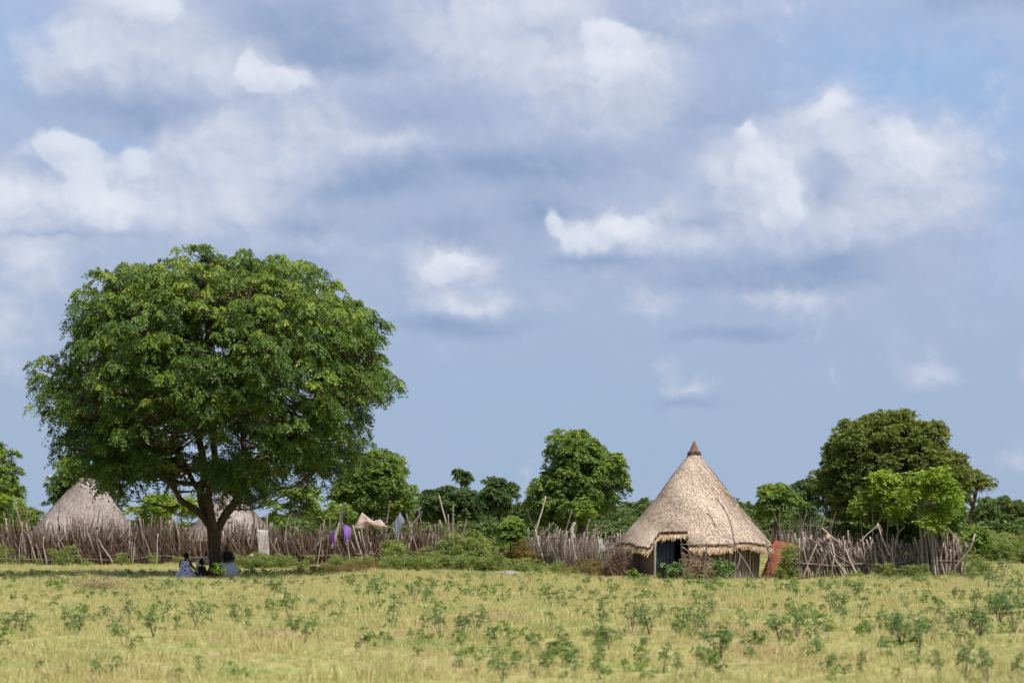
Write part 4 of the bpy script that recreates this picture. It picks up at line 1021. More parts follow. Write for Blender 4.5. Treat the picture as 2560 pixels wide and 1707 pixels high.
# ---------------------------------------------------------------- sheets and washing
def sheet(name, label, cat, corners, mat, waves, amp, thick=.012, nu=60, nv=8, origin=None):
    """corrugated sheet from four corners TL TR BR BL in metres"""
    TL, TR, BR, BL = [np.array(c) for c in corners]; V = []; nrm = unit(np.cross(TR - TL, BL - TL)[None])[0]
    base = (BL + BR) / 2
    for j in range(nv):
        for i in range(nu):
            u, v = i / (nu - 1), j / (nv - 1)
            p = (TL * (1 - u) + TR * u) * (1 - v) + (BL * (1 - u) + BR * u) * v
            V.append(p + nrm * amp * math.sin(u * waves * 6.283) - base)
    q = [(j * nu + i, j * nu + i + 1, (j + 1) * nu + i + 1, (j + 1) * nu + i) for j in range(nv - 1) for i in range(nu - 1)]
    o = obj(name, mesh_np(name, V, q, None, None, mat, True)); o.location = [float(v) for v in base]
    md = o.modifiers.new('thick', 'SOLIDIFY'); md.thickness = thick
    return tag(o, label, cat)
M['zinc'] = material('weathered zinc', lin(.26, .21, .18), lin(.44, .40, .36), 2.5, .7, .3, c3=lin(.54, .50, .45), detail=9)
M['rust'] = material('rust red sheet', lin(.10, .035, .02), lin(.24, .08, .045), 1.5, .85, .2, c3=lin(.36, .17, .10), detail=9)
sheet('metal_sheet', 'pale upright corrugated metal sheet leaning on the stick fence', 'metal sheet', (P(643, 1323, 133), P(669, 1325, 133), P(674, 1397, 132.6), P(648, 1396, 132.6)), M['zinc'], 7, .035)
sheet('rusty_sheet', 'rust orange corrugated sheet leaning beside the right eave of the conical hut', 'metal sheet', (P(1936, 1350, 104), P(1988, 1360, 104.4), P(1966, 1445, 103), P(1903, 1440, 102.8)), M['rust'], 7, .03)
def cloth(name, label, cat, top, bot, Y, mat, folds=5, amp=.05, n=30, m=16, sag=.0):
    tp = np.array(top, float); bt = np.array(bot, float)
    def samp(p, u):
        d = np.r_[0, np.cumsum(np.hypot(*np.diff(p, axis=0).T))]; d /= d[-1]
        return np.stack([np.interp(u, d, p[:, 0]), np.interp(u, d, p[:, 1])], 1)
    u = np.linspace(0, 1, n); A = samp(tp, u); B = samp(bt, u); V = []
    base = P(tp[:, 0].mean(), tp[:, 1].mean(), Y)
    for j in range(m):
        v = j / (m - 1); pp = A * (1 - v) + B * v
        for i in range(n):
            w = P(pp[i, 0], pp[i, 1], Y)
            w[1] += amp * math.sin(u[i] * folds * 6.283 + v * 2.2) * (.3 + .7 * v) + amp * .6 * mnoise.noise(Vector((u[i] * 5, v * 4, Y))) - .12 * math.sin(v * 3.14)
            V.append(w - base)
    q = [(j * n + i, j * n + i + 1, (j + 1) * n + i + 1, (j + 1) * n + i) for j in range(m - 1) for i in range(n - 1)]
    o = obj(name, mesh_np(name, V, q, None, None, mat, True)); o.location = [float(v) for v in base]
    md = o.modifiers.new('thick', 'SOLIDIFY'); md.thickness = .012
    return tag(o, label, cat)
def fabric(name, c1, c2): return material(name, c1, c2, 8, .9, .1, bump=.2, bscale=40)
M['pinkcloth'] = fabric('dusty pink blanket', lin(.42, .30, .27), lin(.54, .41, .37))
M['greycloth'] = fabric('grey cloth', lin(.16, .17, .22), lin(.25, .26, .32))
M['purple'] = fabric('purple cloth', lin(.24, .10, .42), lin(.40, .19, .62))
M['dpurple'] = fabric('dark purple cloth', lin(.10, .03, .20), lin(.15, .05, .28))
cloth('blanket', 'dusty pink blanket spread over the top of the stick fence', 'blanket', [(885, 1319), (905, 1280), (916, 1290), (933, 1302), (951, 1298), (960, 1308), (967, 1317)], [(885, 1320.5), (900, 1322), (916, 1320.5), (922, 1311), (930, 1314), (942, 1320), (952, 1323), (967, 1319)], 132.9, M['pinkcloth'], 3, .10, 40, 14)
cloth('grey_cloth', 'grey cloth hanging from a fence pole right of the pink blanket', 'cloth', [(986, 1305), (993, 1292), (1000, 1280), (1006, 1291), (1012, 1304)], [(988, 1340), (991, 1368), (996, 1368), (999, 1330), (1004, 1312)], 132.9, M['greycloth'], 4, .06)
cloth('purple_cloth', 'bright purple garment hanging on the stick fence left of the pink blanket', 'cloth', [(857, 1306), (861, 1311), (869, 1316), (876, 1317)], [(862, 1353), (864, 1357), (869, 1357), (876, 1347)], 132.9, M['purple'], 4, .06)
cloth('dark_purple_cloth', 'dark purple cloth low on the fence beside the bright purple garment', 'cloth', [(827, 1329), (836, 1329)], [(828, 1372), (838, 1374)], 133.1, M['dpurple'], 2, .05)
M['sack'] = fabric('pale woven sack', lin(.28, .25, .22), lin(.52, .48, .43))
cloth('sack', 'crumpled pale grey sack stuck on the slanting stick fence', 'sack', [(1495, 1350), (1499, 1348), (1503, 1352), (1513, 1369)], [(1494, 1392), (1500, 1402), (1506, 1399), (1513, 1374)], 112, M['sack'], 5, .10)
M['blueplastic'] = material('blue plastic bag', lin(.06, .25, .38), lin(.10, .33, .45), 6, .4, .5)
cloth('plastic_bag', 'light blue plastic bag caught in the lower left crown of the big tree', 'plastic bag', [(226, 1154), (228, 1152), (231, 1153)], [(226, 1162), (228, 1164), (231, 1160)], 97.6, M['blueplastic'], 3, .05, 14, 9)
cloth('litter', 'small blue scrap of plastic litter on the grass edge', 'litter', [(834, 1436), (842, 1434), (850, 1436)], [(836, 1440), (843, 1441), (849, 1440)], 107.0, fabric('blue litter', lin(.06, .10, .20), lin(.12, .18, .3)), 3, .04, 14, 6)
# round bundle on a fence stake
def lump(name, label, cat, centre, size, mat, seed, squash=.8, sub=3):
    import bmesh
    bm = bmesh.new(); bmesh.ops.create_icosphere(bm, subdivisions=sub, radius=1)
    for v in bm.verts:
        n = mnoise.noise(v.co * 1.6 + Vector((seed, 0, 0))) * .35 + mnoise.noise(v.co * 4 + Vector((0, seed, 0))) * .14
        v.co *= (1 + n)
        v.co = Vector((v.co.x * size[0], v.co.y * size[1], v.co.z * size[2]))
    me = bpy.data.meshes.new(name); bm.to_mesh(me); bm.free(); me.materials.append(mat)
    me.polygons.foreach_set('use_smooth', [True] * len(me.polygons))
    return tag(obj(name, me, None, centre), label, cat)
lump('bundle', 'small pale orange bundle sitting on top of the right stick fence', 'bundle', P(2068, 1342, 101.4), (.14, .13, .12), material('orange bundle', lin(.34, .14, .07), lin(.50, .38, .30), 5), 3)
lump('ash_heap', 'low grey ash heap at the edge of the weeds in the gap', 'ash heap', (P(1268, HY, 106)[0], 106, .0), (.75, .9, .24), material('grey ash', lin(.22, .19, .17), lin(.34, .30, .28), 4, .95, .05, bump=.8, bscale=15), 7)
lump('pale_stone', 'small pale stone in the weeds right of the seated person in the grey skirt', 'stone', (P(628, HY, 126)[0], 126, .62), (.13, .12, .12), material('pale stone', lin(.45, .36, .28), lin(.6, .5, .4), 5), 11, sub=2)
# ---------------------------------------------------------------- undergrowth and scrub
CL = {}
def leafmass(name, spots, mat, label, seed, L=.085, W=.028, spray=.26, nleaf=7, npair=2, kind='stuff', cat='weeds', stems=True, dens=1.0):
    """spots: (px, D, half width px, height m, lobes)"""
    r = np.random.default_rng(seed); lobes = []
    for (px, D, wpx, h, n) in spots:
        for _ in range(n):
            Y = D + r.uniform(-1.3, 1.3); x = (px + np.clip(r.normal(0, .75), -1.7, 1.7) * wpx - 1280) * Y / F
            rr = r.uniform(.12, .26) * (h / .7) ** .5; z = r.uniform(.15, 1.0) ** 1.4 * h * (.65 + .5 * abs(math.sin(x * 2.3)))
            lobes.append((np.array([x, Y, z]), rr))
    c = np.array([l[0] for l in lobes]); rr = np.array([l[1] for l in lobes]) * L / .085 * (.72 if stems else 1); n = len(c)
    rot = np.stack([np.zeros(n), np.zeros(n), r.uniform(0, 6.283, n)], 1)
    key = (mat.name, stems)
    if key not in CL: CL[key] = clump_sources('weed', mat, 5, 12 if stems else 30, 1.2 if stems else .7, 7, 2, .42, .14, stems, 700)
    return scatter(name, c, rot, rr, r.integers(0, 5, n), CL[key], kind, label, cat)
leafmass('weed_bed', [(700, 123, 45, .6, 30), (770, 120, 35, .35, 10), (860, 123, 50, .6, 34), (960, 120, 60, .55, 50), (1050, 118, 60, .7, 80), (1140, 116, 55, .7, 80), (1220, 114, 50, .65, 80), (1170, 124, 35, 1.5, 60), (1120, 126, 40, 1.1, 50),
    (1290, 116, 40, .55, 60), (1350, 110, 50, .4, 60), (1420, 107.5, 40, .3, 30), (640, 125, 40, .6, 40), (600, 124, 30, .5, 20), (985, 126, 20, 1.3, 20)], M['scrubinst'], 'bed of tangled green weeds between the big tree and the middle fence', 91)
leafmass('fence_weeds', [(5, 132, 16, 1.1, 8), (80, 132, 30, .4, 4), (160, 132, 26, .8, 11), (230, 131, 20, .4, 3), (305, 131, 22, .7, 7), (385, 131, 12, .5, 3), (450, 130, 10, .7, 3)], M['scrubinst'], 'green weeds at the foot of the left stick fence', 92)
leafmass('fence_weeds', [(1975, 101.5, 12, 1.1, 10), (1950, 101.5, 10, .5, 5), (2075, 100.8, 10, .35, 2), (2135, 100.6, 10, .5, 4), (2215, 100.4, 18, .6, 10), (2262, 100.5, 10, .6, 3), (2300, 100.4, 14, .6, 4), (2380, 100.4, 12, .35, 3), (2430, 101, 12, .9, 8), (2455, 103, 16, .8, 9), (2425, 98, 12, .4, 4)],
    M['scrubinst'], 'green weeds growing against the right stick fence', 93)
leafmass('tall_grass_bank', [(1200, 150, 60, 1.2, 90), (1270, 155, 60, 1.2, 80), (1150, 160, 60, 1.2, 60), (1330, 140, 30, 1.3, 40), (2480, 145, 50, 1.3, 80), (2560, 150, 50, 1.3, 80), (2440, 160, 50, 1.4, 70), (2520, 170, 60, 1.5, 60), (2600, 140, 40, 1.2, 40)], M['scrubinst'], 'bank of green scrub beyond the fences', 94)
leafmass('far_scrub', [(x, D, 60, 1.5, n) for x in range(-60, 2640, 100) for D, n in ((175, 26), (205, 26), (235, 26))], M['farinst'], 'low green scrub on the plain beyond the fences', 95, L=.2, stems=False)
M['brownweed'] = leafmat('withered weed leaf', lin(.12, .08, .035), lin(.20, .15, .06), lin(.26, .24, .08), trans=.2, spec=.1)
leafmass('withered_weeds', [(830, 113, 50, .28, 50), (890, 116, 30, .45, 26), (1515, 103, 30, .5, 40), (1250, 133, 50, .9, 50), (1480, 106, 40, .5, 40), (1310, 131, 20, 1.2, 20)], M['brownweed'], 'withered brown weeds along the edge of the yard', 96)

# ---------------------------------------------------------------- weeds standing in the grass
def weed_meshes(seed, nst, h, leafL, dense=1.0):
    """returns (stem mesh, leaf mesh) of one knee-high plant one unit tall"""
    r = np.random.default_rng(seed); ms = MB(); ml = MB(); C, O, Tn = [], [], []
    for k in range(nst):
        a = r.uniform(0, 6.283); ln = r.uniform(.05, .42) if nst > 1 else .08; hh = h * r.uniform(.65, 1.0)
        top = np.array([math.cos(a) * ln * h, math.sin(a) * ln * h, hh]); mid = top * .5 + [r.normal(0, .03), r.normal(0, .03), .05]
        pth = smooth_path([(r.normal(0, .015), r.normal(0, .015), -.02), mid, top], 4); tube(ms, pth, np.linspace(.011, .004, len(pth)), 4, cap=False)
        for j in range(int(r.integers(3, 6) * dense)):
            t = r.uniform(.42, 1.0); p = pth[int(t * (len(pth) - 1))]; b = r.uniform(0, 6.283)
            e = p + np.array([math.cos(b), math.sin(b), .25]) * r.uniform(.05, .16) * h
            tube(ms, [p, e], [.004, .002], 3, cap=False); C.append(e); O.append(unit(np.array([[math.cos(b), math.sin(b), .3]]))[0]); Tn.append(np.clip(r.normal(.35, .15), 0, 1))
        C.append(top); O.append(np.array([0, 0, 1.0])); Tn.append(.5)
    C, O, Tn = np.array(C), np.array(O), np.array(Tn)
    # clusters of broad oval leaflets
    v, q, t = sprays(C, O, .10, 5, 3, leafL * .85, leafL * .46, .35, Tn, r, spread=.6)
    ml.add(v, q, a=t)
    return ms.mesh('stem', M['twig']), ml.mesh('leaves', M['weedleaf'], smooth=False)
WE = [weed_meshes(s, n, 1.0, l, d) for s, n, l, d in ((1, 1, .055, 1.6), (2, 3, .05, 1.2), (3, 5, .05, 1.1), (4, 7, .048, 1.0), (5, 2, .055, 1.5), (6, 9, .045, 1.0), (7, 4, .055, 1.3), (8, 6, .05, 1.2))]
# (px, base row, height px, kind) read off the photo; kind 0/4 = single stem, others bushy
W0 = [(55,1582,62,5),(20,1576,40,3),(160,1566,50,3),(200,1580,52,3),(265,1556,40,2),(310,1622,78,1),(325,1560,62,2),(385,1596,66,3),(412,1610,50,0),(420,1548,50,4),(425,1478,34,3),(450,1470,26,2),(490,1572,66,2),(520,1545,40,1),
 (590,1566,56,2),(572,1470,18,1),(635,1468,26,3),(690,1488,44,3),(722,1545,72,1),(738,1584,52,3),(762,1612,52,2),(785,1458,20,0),(775,1470,16,4),(945,1508,66,1),(925,1468,18,2),(1035,1512,54,2),(1060,1510,46,1),(1080,1478,40,3),(1118,1495,30,0),(975,1618,92,0),
 (985,1560,70,1),(1030,1602,36,2),(1100,1590,66,2),(1160,1590,60,3),(1190,1586,72,3),(1250,1622,88,4),(1255,1505,56,0),(1240,1476,30,4),(1200,1500,24,1),(1303,1490,40,1),(1375,1586,70,0),(1378,1520,56,4),(1412,1532,36,2),(1440,1545,30,1),
 (1495,1592,92,1),(1522,1618,66,3),(1580,1586,72,2),(1600,1570,60,3),(1625,1590,62,3),(1650,1560,48,2),(1675,1478,26,2),(1650,1470,22,0),(1770,1482,30,1),(1740,1592,70,2),(1785,1545,60,1),(1765,1560,50,2),(1885,1486,30,2),(1700,1600,44,1),
 (1860,1592,46,2),(1950,1604,66,3),(1990,1600,76,3),(1995,1498,38,1),(1968,1482,22,2),(1940,1490,20,2),(2040,1590,50,2),(2068,1485,34,3),(2050,1480,28,2),(2080,1520,46,5),(2100,1530,50,3),(2145,1548,78,4),(2110,1560,46,2),(2135,1500,52,3),
 (2230,1590,66,3),(2250,1620,84,5),(2290,1600,70,3),(2300,1640,80,3),(2330,1610,60,2),(2350,1560,52,2),(2385,1580,60,3),(2400,1625,76,1),(2425,1570,66,3),(2450,1600,80,5),(2440,1520,50,2),(2485,1530,60,3),(2500,1560,86,5),(2520,1520,90,4),(2535,1580,100,3),(2545,1490,50,2),
 (2470,1478,48,2),(2490,1470,36,3),(2510,1440,50,3),(2425,1455,50,2),(2440,1440,44,1),(2470,1440,36,2),(2385,1500,30,2),(2270,1530,40,1),(2200,1570,44,2),(2180,1590,40,1)]
WB = [(1255,1700,78,1),(1800,1640,92,5),(1765,1600,60,2),(1660,1676,70,2),(1690,1690,54,2),(1740,1700,110,0),(2150,1670,50,2),(2410,1700,100,2),(2350,1690,70,2),(2470,1706,90,2),(2540,1700,70,2),(1340,1700,40,1),(1500,1695,50,2),(1440,1690,44,1),(165,1700,34,2),(425,1690,24,1),(2200,1640,50,2),(2290,1680,60,2)]
def side_word(px):
    for x1, w in ((330, 'below the wide left hut'), (620, 'below the big tree'), (880, 'below the metal sheet'), (1160, 'below the washing'), (1420, 'below the gap between fences'), (1620, 'below the slanting fence'), (1880, 'in front of the conical hut'), (2080, 'below the rusty sheet'), (2290, 'below the feathery tree'), (2700, 'in the right corner')):
        if px < x1: return w
placed = []
def weed(px, row, hpx, kind):
    Y = GY(row); h = hpx / F * Y * (1.0 if kind in (3, 5) else 1.1); x = (px - 1280) / F * Y
    placed.append((px, row, hpx, kind, x, Y, h))
for w in W0: weed(*w)
for w in WB: weed(*w)
r_ = np.random.default_rng(404)
for _ in range(60):
    row = 1452 + 250 * r_.uniform() ** 1.5; px = r_.uniform(0, 2560)
    if px < 1300 and row > 1640: continue
    if px < 1300 and r_.uniform() < .65: continue
    weed(px, row, r_.uniform(12, 30) * (row - 1310) / 190, int(r_.choice([0, 1, 2, 4, 6, 7])))
SIZE = {0: 'single-stemmed', 4: 'thin', 1: 'slender', 2: 'leafy', 6: 'leafy', 7: 'bushy', 3: 'bushy', 5: 'wide bushy'}
seen = {}
recs = []
for (px, row, hpx, kind, x, Y, h) in placed:
    band = 'far edge' if row < 1480 else 'middle' if row < 1560 else 'near part' if row < 1640 else 'nearest edge'
    hw = 'tall' if h > .75 else 'knee-high' if h > .45 else 'small'
    key = f"{hw} {SIZE[kind]} green weed {side_word(px)}, {band} of the field"
    recs.append([key, px, kind, x, Y, h])
from collections import defaultdict
by = defaultdict(list)
for rc in recs: by[rc[0]].append(rc)
ORD = ['leftmost', 'second from left', 'third from left', 'fourth from left', 'fifth from left', 'sixth from left', 'seventh from left', 'eighth from left']
for key, lst in by.items():
    lst.sort(key=lambda a: a[1])
    for i, rc in enumerate(lst):
        lab = key if len(lst) == 1 else f"{ORD[i]} {key}".replace(', far edge of the field', ', far edge').replace(', middle of the field', ', mid field').replace(', near part of the field', ', near part').replace(', nearest edge of the field', ', nearest edge')
        _, px, kind, x, Y, h = rc
        g = empty('weed', (x, Y, ground_z(x, Y)), lab, 'weed', 'green weeds standing in the grass')
        g.rotation_euler = (0, 0, r_.uniform(0, 6.283)); wf = 1.25 if kind in (3, 5) else 1.0
        g.scale = (h * wf, h * wf, h)
        obj('stem', WE[kind][0], g); obj('leaves', WE[kind][1], g)
def low_herbs():
    r = np.random.default_rng(505); n = 1900
    y = 34 + 78 * r.uniform(size=n) ** .8; x = r.uniform(-1, 1, n) * (.22 * y + 1)
    k = (np.sin(x * .42 + 1) * np.sin(y * .19 + x * .1) + r.normal(0, .5, n)) > -.1
    x, y = x[k], y[k]; n = len(x); rr = r.uniform(.025, .075, n) * np.where(r.uniform(size=n) < .08, 1.7, 1)
    src = clump_sources('herb', M['herb'], 5, 8, 1.1, 6, 2, .5, .26, True, 640)
    rot = np.stack([r.normal(0, .15, n), r.normal(0, .15, n), r.uniform(0, 6.283, n)], 1)
    scatter('low_herbs', np.stack([x, y, .10 + rr * 1.2], 1), rot, rr, r.integers(0, 5, n), src, 'stuff', 'small low green herbs mixed through the grass', 'weeds')
M['herb'] = leafmat('herb leaf', lin(.09, .14, .045), lin(.17, .25, .07), lin(.34, .38, .12), trans=.3, spec=.3, rnd=.5)
low_herbs()
# bushes right by the hut and the trunk
def bushlet(px, row, w, h, n, label, seed, mat='weedleaf'):
    D = GY(row); r = np.random.default_rng(seed); base = P(px, HY, D); base[2] = 0
    root = empty('leafy_plant', base, label, 'plant')
    ms = MB(); C, O, Tn = [], [], []
    for k in range(n):
        top = np.array([r.uniform(-w, w), r.uniform(-.25, .25), h * r.uniform(.4, 1)]); pth = smooth_path([(top[0] * .2, 0, 0), top * [.6, .6, .55], top], 3)
        tube(ms, pth, np.linspace(.014, .005, len(pth)), 4, cap=False)
        for _ in range(4): C.append(top + r.normal(0, .09, 3)); O.append(unit(r.normal(0, 1, (1, 3)) + [0, 0, .4])[0]); Tn.append(r.uniform(.2, .85))
    ms.build('stem', M['twig'], root)
    v, q, t = sprays(np.array(C), np.array(O), .17, 6, 3, .075, .036, .35, np.array(Tn), r)
    obj('leaves', mesh_np('leaves', v, q, None, {'tint': t}, M[mat]), root)
bushlet(1686, 1449, .42, .85, 7, 'green leafy plant in front of the dark hut doorway', 1)
bushlet(1806, 1450, .50, .72, 10, 'low wide green plant in front of the pole wall of the conical hut', 2)
bushlet(551, 1448, .22, .5, 5, 'light green plant at the foot of the big trunk', 3, 'neem2')
bushlet(1583, 1452, .18, .28, 6, 'small bright sprout left of the hut wall', 4, 'neem2')
# dry twigs in the grass
loose_stick('dead_plant', [(1527, 1484, GY(1484)), (1527, 1466, GY(1484)), (1529, 1450, GY(1484)), (1534, 1440, GY(1484))], .014, 'browntwig', 'bare dry upright stem in the grass left of the conical hut', 'dead plant', sides=4)
loose_stick('dead_plant', [(880, 1472, GY(1472)), (882, 1455, GY(1472)), (883, 1440, GY(1472))], .014, 'browntwig', 'bare dark upright stem in the grass below the blue litter', 'dead plant', sides=4)
brush('dead_twigs', 'sprawling pale dead twigs lying on the grass below the left fence', 240, GY(1478), .75, .35, 130, 'paletwig', 44, .9, .008)
brush('dead_twigs', 'upright fan of pale dead twigs in the grass below the seated woman', 317, GY(1494), .35, .75, 12, 'paletwig', 45, .6, .008, fan=True)

# ---------------------------------------------------------------- people and goat
M['skin'] = material('dark skin', lin(.028, .017, .013), lin(.05, .032, .025), 6, .55, .4)
M['hair'] = material('black hair', lin(.008, .007, .007), lin(.02, .018, .016), 20, .9, .1)
M['blacktop'] = fabric('black top', lin(.012, .012, .014), lin(.025, .025, .028))
M['wrap'] = fabric('pale grey wrap', lin(.42, .42, .48), lin(.58, .58, .64))
M['redbrown'] = fabric('dark red cloth', lin(.07, .015, .012), lin(.12, .03, .022))
M['headcloth'] = fabric('olive headcloth', lin(.10, .085, .015), lin(.20, .17, .03))
def print_mat():
    m = bpy.data.materials.new('white and navy print'); m.use_nodes = True
    t = NT(m.node_tree); bs = t.n['Principled BSDF']; tcn = t.node('ShaderNodeTexCoord')
    vo = t.node('ShaderNodeTexVoronoi'); vo.inputs['Scale'].default_value = 8; t.l.new(tcn.outputs['Object'], vo.inputs['Vector'])
    f = t.rng(vo.outputs['Distance'], .28, .40)
    t.l.new(t.mix(f, lin(.03, .025, .16), lin(.66, .64, .80)), bs.inputs['Base Color']); bs.inputs['Roughness'].default_value = .9
    return m
M['print'] = print_mat()
import bmesh
def body(name, chains, mat, parent, voxel=.022):
    """one continuous surface: tapered capsules fused by remeshing. chains = list of [(x,y,z,r), ...]"""
    bm = bmesh.new()
    for ch in chains:
        for i, (x, y, z, rad) in enumerate(ch):
            mtx = __import__('mathutils').Matrix.Translation((x, y, z))
            bmesh.ops.create_icosphere(bm, subdivisions=2, radius=rad, matrix=mtx)
            if i:
                x0, y0, z0, r0 = ch[i - 1]; a = Vector((x0, y0, z0)); b = Vector((x, y, z)); d = b - a
                if d.length > .004:
                    mt = __import__('mathutils').Matrix.Translation((a + b) / 2) @ d.to_track_quat('Z', 'Y').to_matrix().to_4x4()
                    bmesh.ops.create_cone(bm, cap_ends=True, segments=12, radius1=r0, radius2=rad, depth=d.length, matrix=mt)
    me = bpy.data.meshes.new(name); bm.to_mesh(me); bm.free(); me.materials.append(mat)
    o = obj(name, me, parent)
    md = o.modifiers.new('fuse', 'REMESH'); md.mode = 'VOXEL'; md.voxel_size = voxel; md.use_smooth_shade = True
    sm = o.modifiers.new('smooth', 'SMOOTH'); sm.iterations = 3; sm.factor = .5
    return o
def hand(wx, wy, wz, dx, dy, dz, s=1.0):
    """palm and five bent fingers starting at the wrist and pointing along d"""
    d = Vector((dx, dy, dz)).normalized(); sd = d.cross(Vector((0, 0, 1))); sd = sd.normalized() if sd.length > .1 else Vector((1, 0, 0)); up = sd.cross(d)
    w = Vector((wx, wy, wz)); ch = [[(*w, .022 * s), (*(w + d * .045 * s), .026 * s), (*(w + d * .08 * s), .022 * s)]]
    for k, ln in zip((-1.5, -.5, .5, 1.5), (.055, .075, .08, .07)):
        b = w + d * .085 * s + sd * k * .018 * s; c = b + d * ln * .55 * s - up * .005; e = c + d * ln * .4 * s - up * .028 * s
        ch.append([(*b, .010 * s), (*c, .009 * s), (*e, .007 * s)])
    b = w + d * .03 * s + sd * .025 * s; ch.append([(*b, .012 * s), (*(b + d * .03 * s + sd * .03 * s), .010 * s), (*(b + d * .055 * s + sd * .035 * s - up * .01), .008 * s)])
    return ch
def head_chains(x, y, z, f, s=1.0):
    """skull, jaw, nose, ears; f = (fx, fy) unit facing direction"""
    fx, fy = f; sx_, sy_ = -fy, fx
    return [[(x - fx * .015, y - fy * .015, z + .02, .088 * s)], [(x + fx * .03 * s, y + fy * .03 * s, z - .03 * s, .068 * s), (x + fx * .05 * s, y + fy * .05 * s, z - .07 * s, .040 * s)],
            [(x + fx * .085 * s, y + fy * .085 * s, z + .012, .012), (x + fx * .105 * s, y + fy * .105 * s, z - .018, .016)],
            [(x + fx * .088 * s, y + fy * .088 * s, z - .05, .015)], [(x + sx_ * .088 * s, y + sy_ * .088 * s, z, .018)], [(x - sx_ * .088 * s, y - sy_ * .088 * s, z, .018)]]
def hair_cap(x, y, z, f, mat, parent, s=1.0, name='hair', thick=.012):
    bm = bmesh.new(); bmesh.ops.create_icosphere(bm, subdivisions=3, radius=1)
    fx, fy = f
    dele = [v for v in bm.verts if (v.co.x * fx + v.co.y * fy) * .75 - v.co.z * .62 > .36]
    bmesh.ops.delete(bm, geom=dele, context='VERTS')
    for v in bm.verts:
        n = 1 + .04 * mnoise.noise(v.co * 5); v.co = Vector((v.co.x, v.co.y, v.co.z)) * (.088 * s + thick) * n
    me = bpy.data.meshes.new(name); bm.to_mesh(me); bm.free(); me.materials.append(mat)
    me.polygons.foreach_set('use_smooth', [True] * len(me.polygons))
    o = obj(name, me, parent, (x - fx * .015, y - fy * .015, z + .025)); md = o.modifiers.new('thick', 'SOLIDIFY'); md.thickness = .01
    return o
def eyes(x, y, z, f, parent, s=1.0):
    fx, fy = f; sx_, sy_ = -fy, fx
    for k in (-1, 1):
        lump_ = bpy.data.meshes.new('eye'); bm = bmesh.new(); bmesh.ops.create_icosphere(bm, subdivisions=1, radius=.011); bm.to_mesh(lump_); bm.free(); lump_.materials.append(M['zinc'])
        obj('eye', lump_, parent, (x + fx * .088 * s + sx_ * k * .032, y + fy * .088 * s + sy_ * k * .032, z + .015))
def loft(name, rings, mat, parent, folds=0, fold_amp=.0, n=40, seed=0, thick=.008):
    """clothing: rings = (cx, cy, z, rx, ry) from bottom to top"""
    V = []
    for k, (cx_, cy_, z, rx, ry) in enumerate(rings):
        fa = fold_amp * (1 - k / (len(rings) - 1)) ** .7
        for i in range(n):
            a = 2 * math.pi * i / n; w = 1 + fa * math.sin(a * folds + seed + k * .25) + fa * .5 * math.sin(a * (folds * 2 + 1) + k)
            V.append((cx_ + rx * w * math.cos(a), cy_ + ry * w * math.sin(a), z))
    q = [(k * n + i, k * n + (i + 1) % n, (k + 1) * n + (i + 1) % n, (k + 1) * n + i) for k in range(len(rings) - 1) for i in range(n)]
    o = obj(name, mesh_np(name, V, q, None, None, mat, True), parent)
    md = o.modifiers.new('thick', 'SOLIDIFY'); md.thickness = thick; md.offset = 1
    sb = o.modifiers.new('soft', 'SUBSURF'); sb.levels = 1; sb.render_levels = 1
    return o
PY = 103.6
def person(px, label, Y=PY):
    b = P(px, HY, Y); b[2] = 0.0
    return empty('person', b, label, 'person')
# woman on the ground, back to us, turned to the right
p = person(463, 'person in a white and navy patterned dress sitting on the grass, back turned')
f = (.75, .66)
body('body', [[(-.02, 0, .16, .17), (-.02, 0, .34, .14), (-.01, 0, .52, .13), (.0, 0, .66, .12), (.01, 0, .76, .06), (.03, .01, .84, .05)], [(-.15, 0, .70, .06), (.17, .02, .70, .06)],
   [(-.18, .02, .69, .07), (-.24, .10, .48, .056), (-.12, .26, .34, .035)], [(.19, .03, .69, .07), (.28, .02, .50, .056), (.40, .18, .36, .042)],
   [(-.05, .02, .12, .11), (.18, .42, .20, .085), (.40, .52, .05, .05)], [(.10, .0, .12, .11), (.42, .22, .18, .085), (.52, .50, .05, .05), (.60, .56, .04, .035)]] + hand(.40, .18, .36, .4, .6, -.3) + hand(-.12, .26, .34, .5, .7, -.2) + head_chains(.05, .02, .93, f, 1.18), M['skin'], p)
hair_cap(.05, .02, .93, f, M['hair'], p, 1.18, thick=.02); eyes(.05, .02, .93, f, p, 1.18)
loft('dress', [(.02, .02, .0, .50, .46), (.0, .02, .08, .46, .42), (.02, .02, .18, .40, .34), (.03, .02, .30, .31, .25), (.0, 0, .42, .23, .19), (-.01, 0, .55, .20, .165), (0, 0, .66, .185, .15), (.0, 0, .73, .14, .115)], M['print'], p, 9, .06)
# child beside her
p = person(504, 'child with short hair sitting between the patterned dress and the trunk', PY - .1)
f = (.97, .2)
body('body', [[(0, 0, .12, .12), (0, 0, .28, .10), (0, 0, .42, .095), (.0, 0, .52, .05), (.01, 0, .58, .04)], [(-.09, 0, .46, .045), (.09, 0, .46, .045)], [(-.11, 0, .46, .055), (-.15, -.02, .30, .044), (-.02, .02, .18, .026)], [(.12, 0, .46, .055), (.18, 0, .30, .044), (.25, .02, .22, .034)],
   [(-.03, 0, .08, .075), (.16, -.14, .24, .055), (.22, -.10, .03, .04)], [(.03, .05, .08, .075), (.20, .12, .24, .055), (.27, .12, .03, .04)]] + hand(.24, .02, .22, .8, .1, -.3, .75) + hand(-.02, .02, .18, .8, .1, -.3, .75) + head_chains(.02, 0, .67, f, 1.12), M['skin'], p, .018)
hair_cap(.02, 0, .67, f, M['hair'], p, 1.12, thick=.022); eyes(.02, 0, .67, f, p, 1.12)
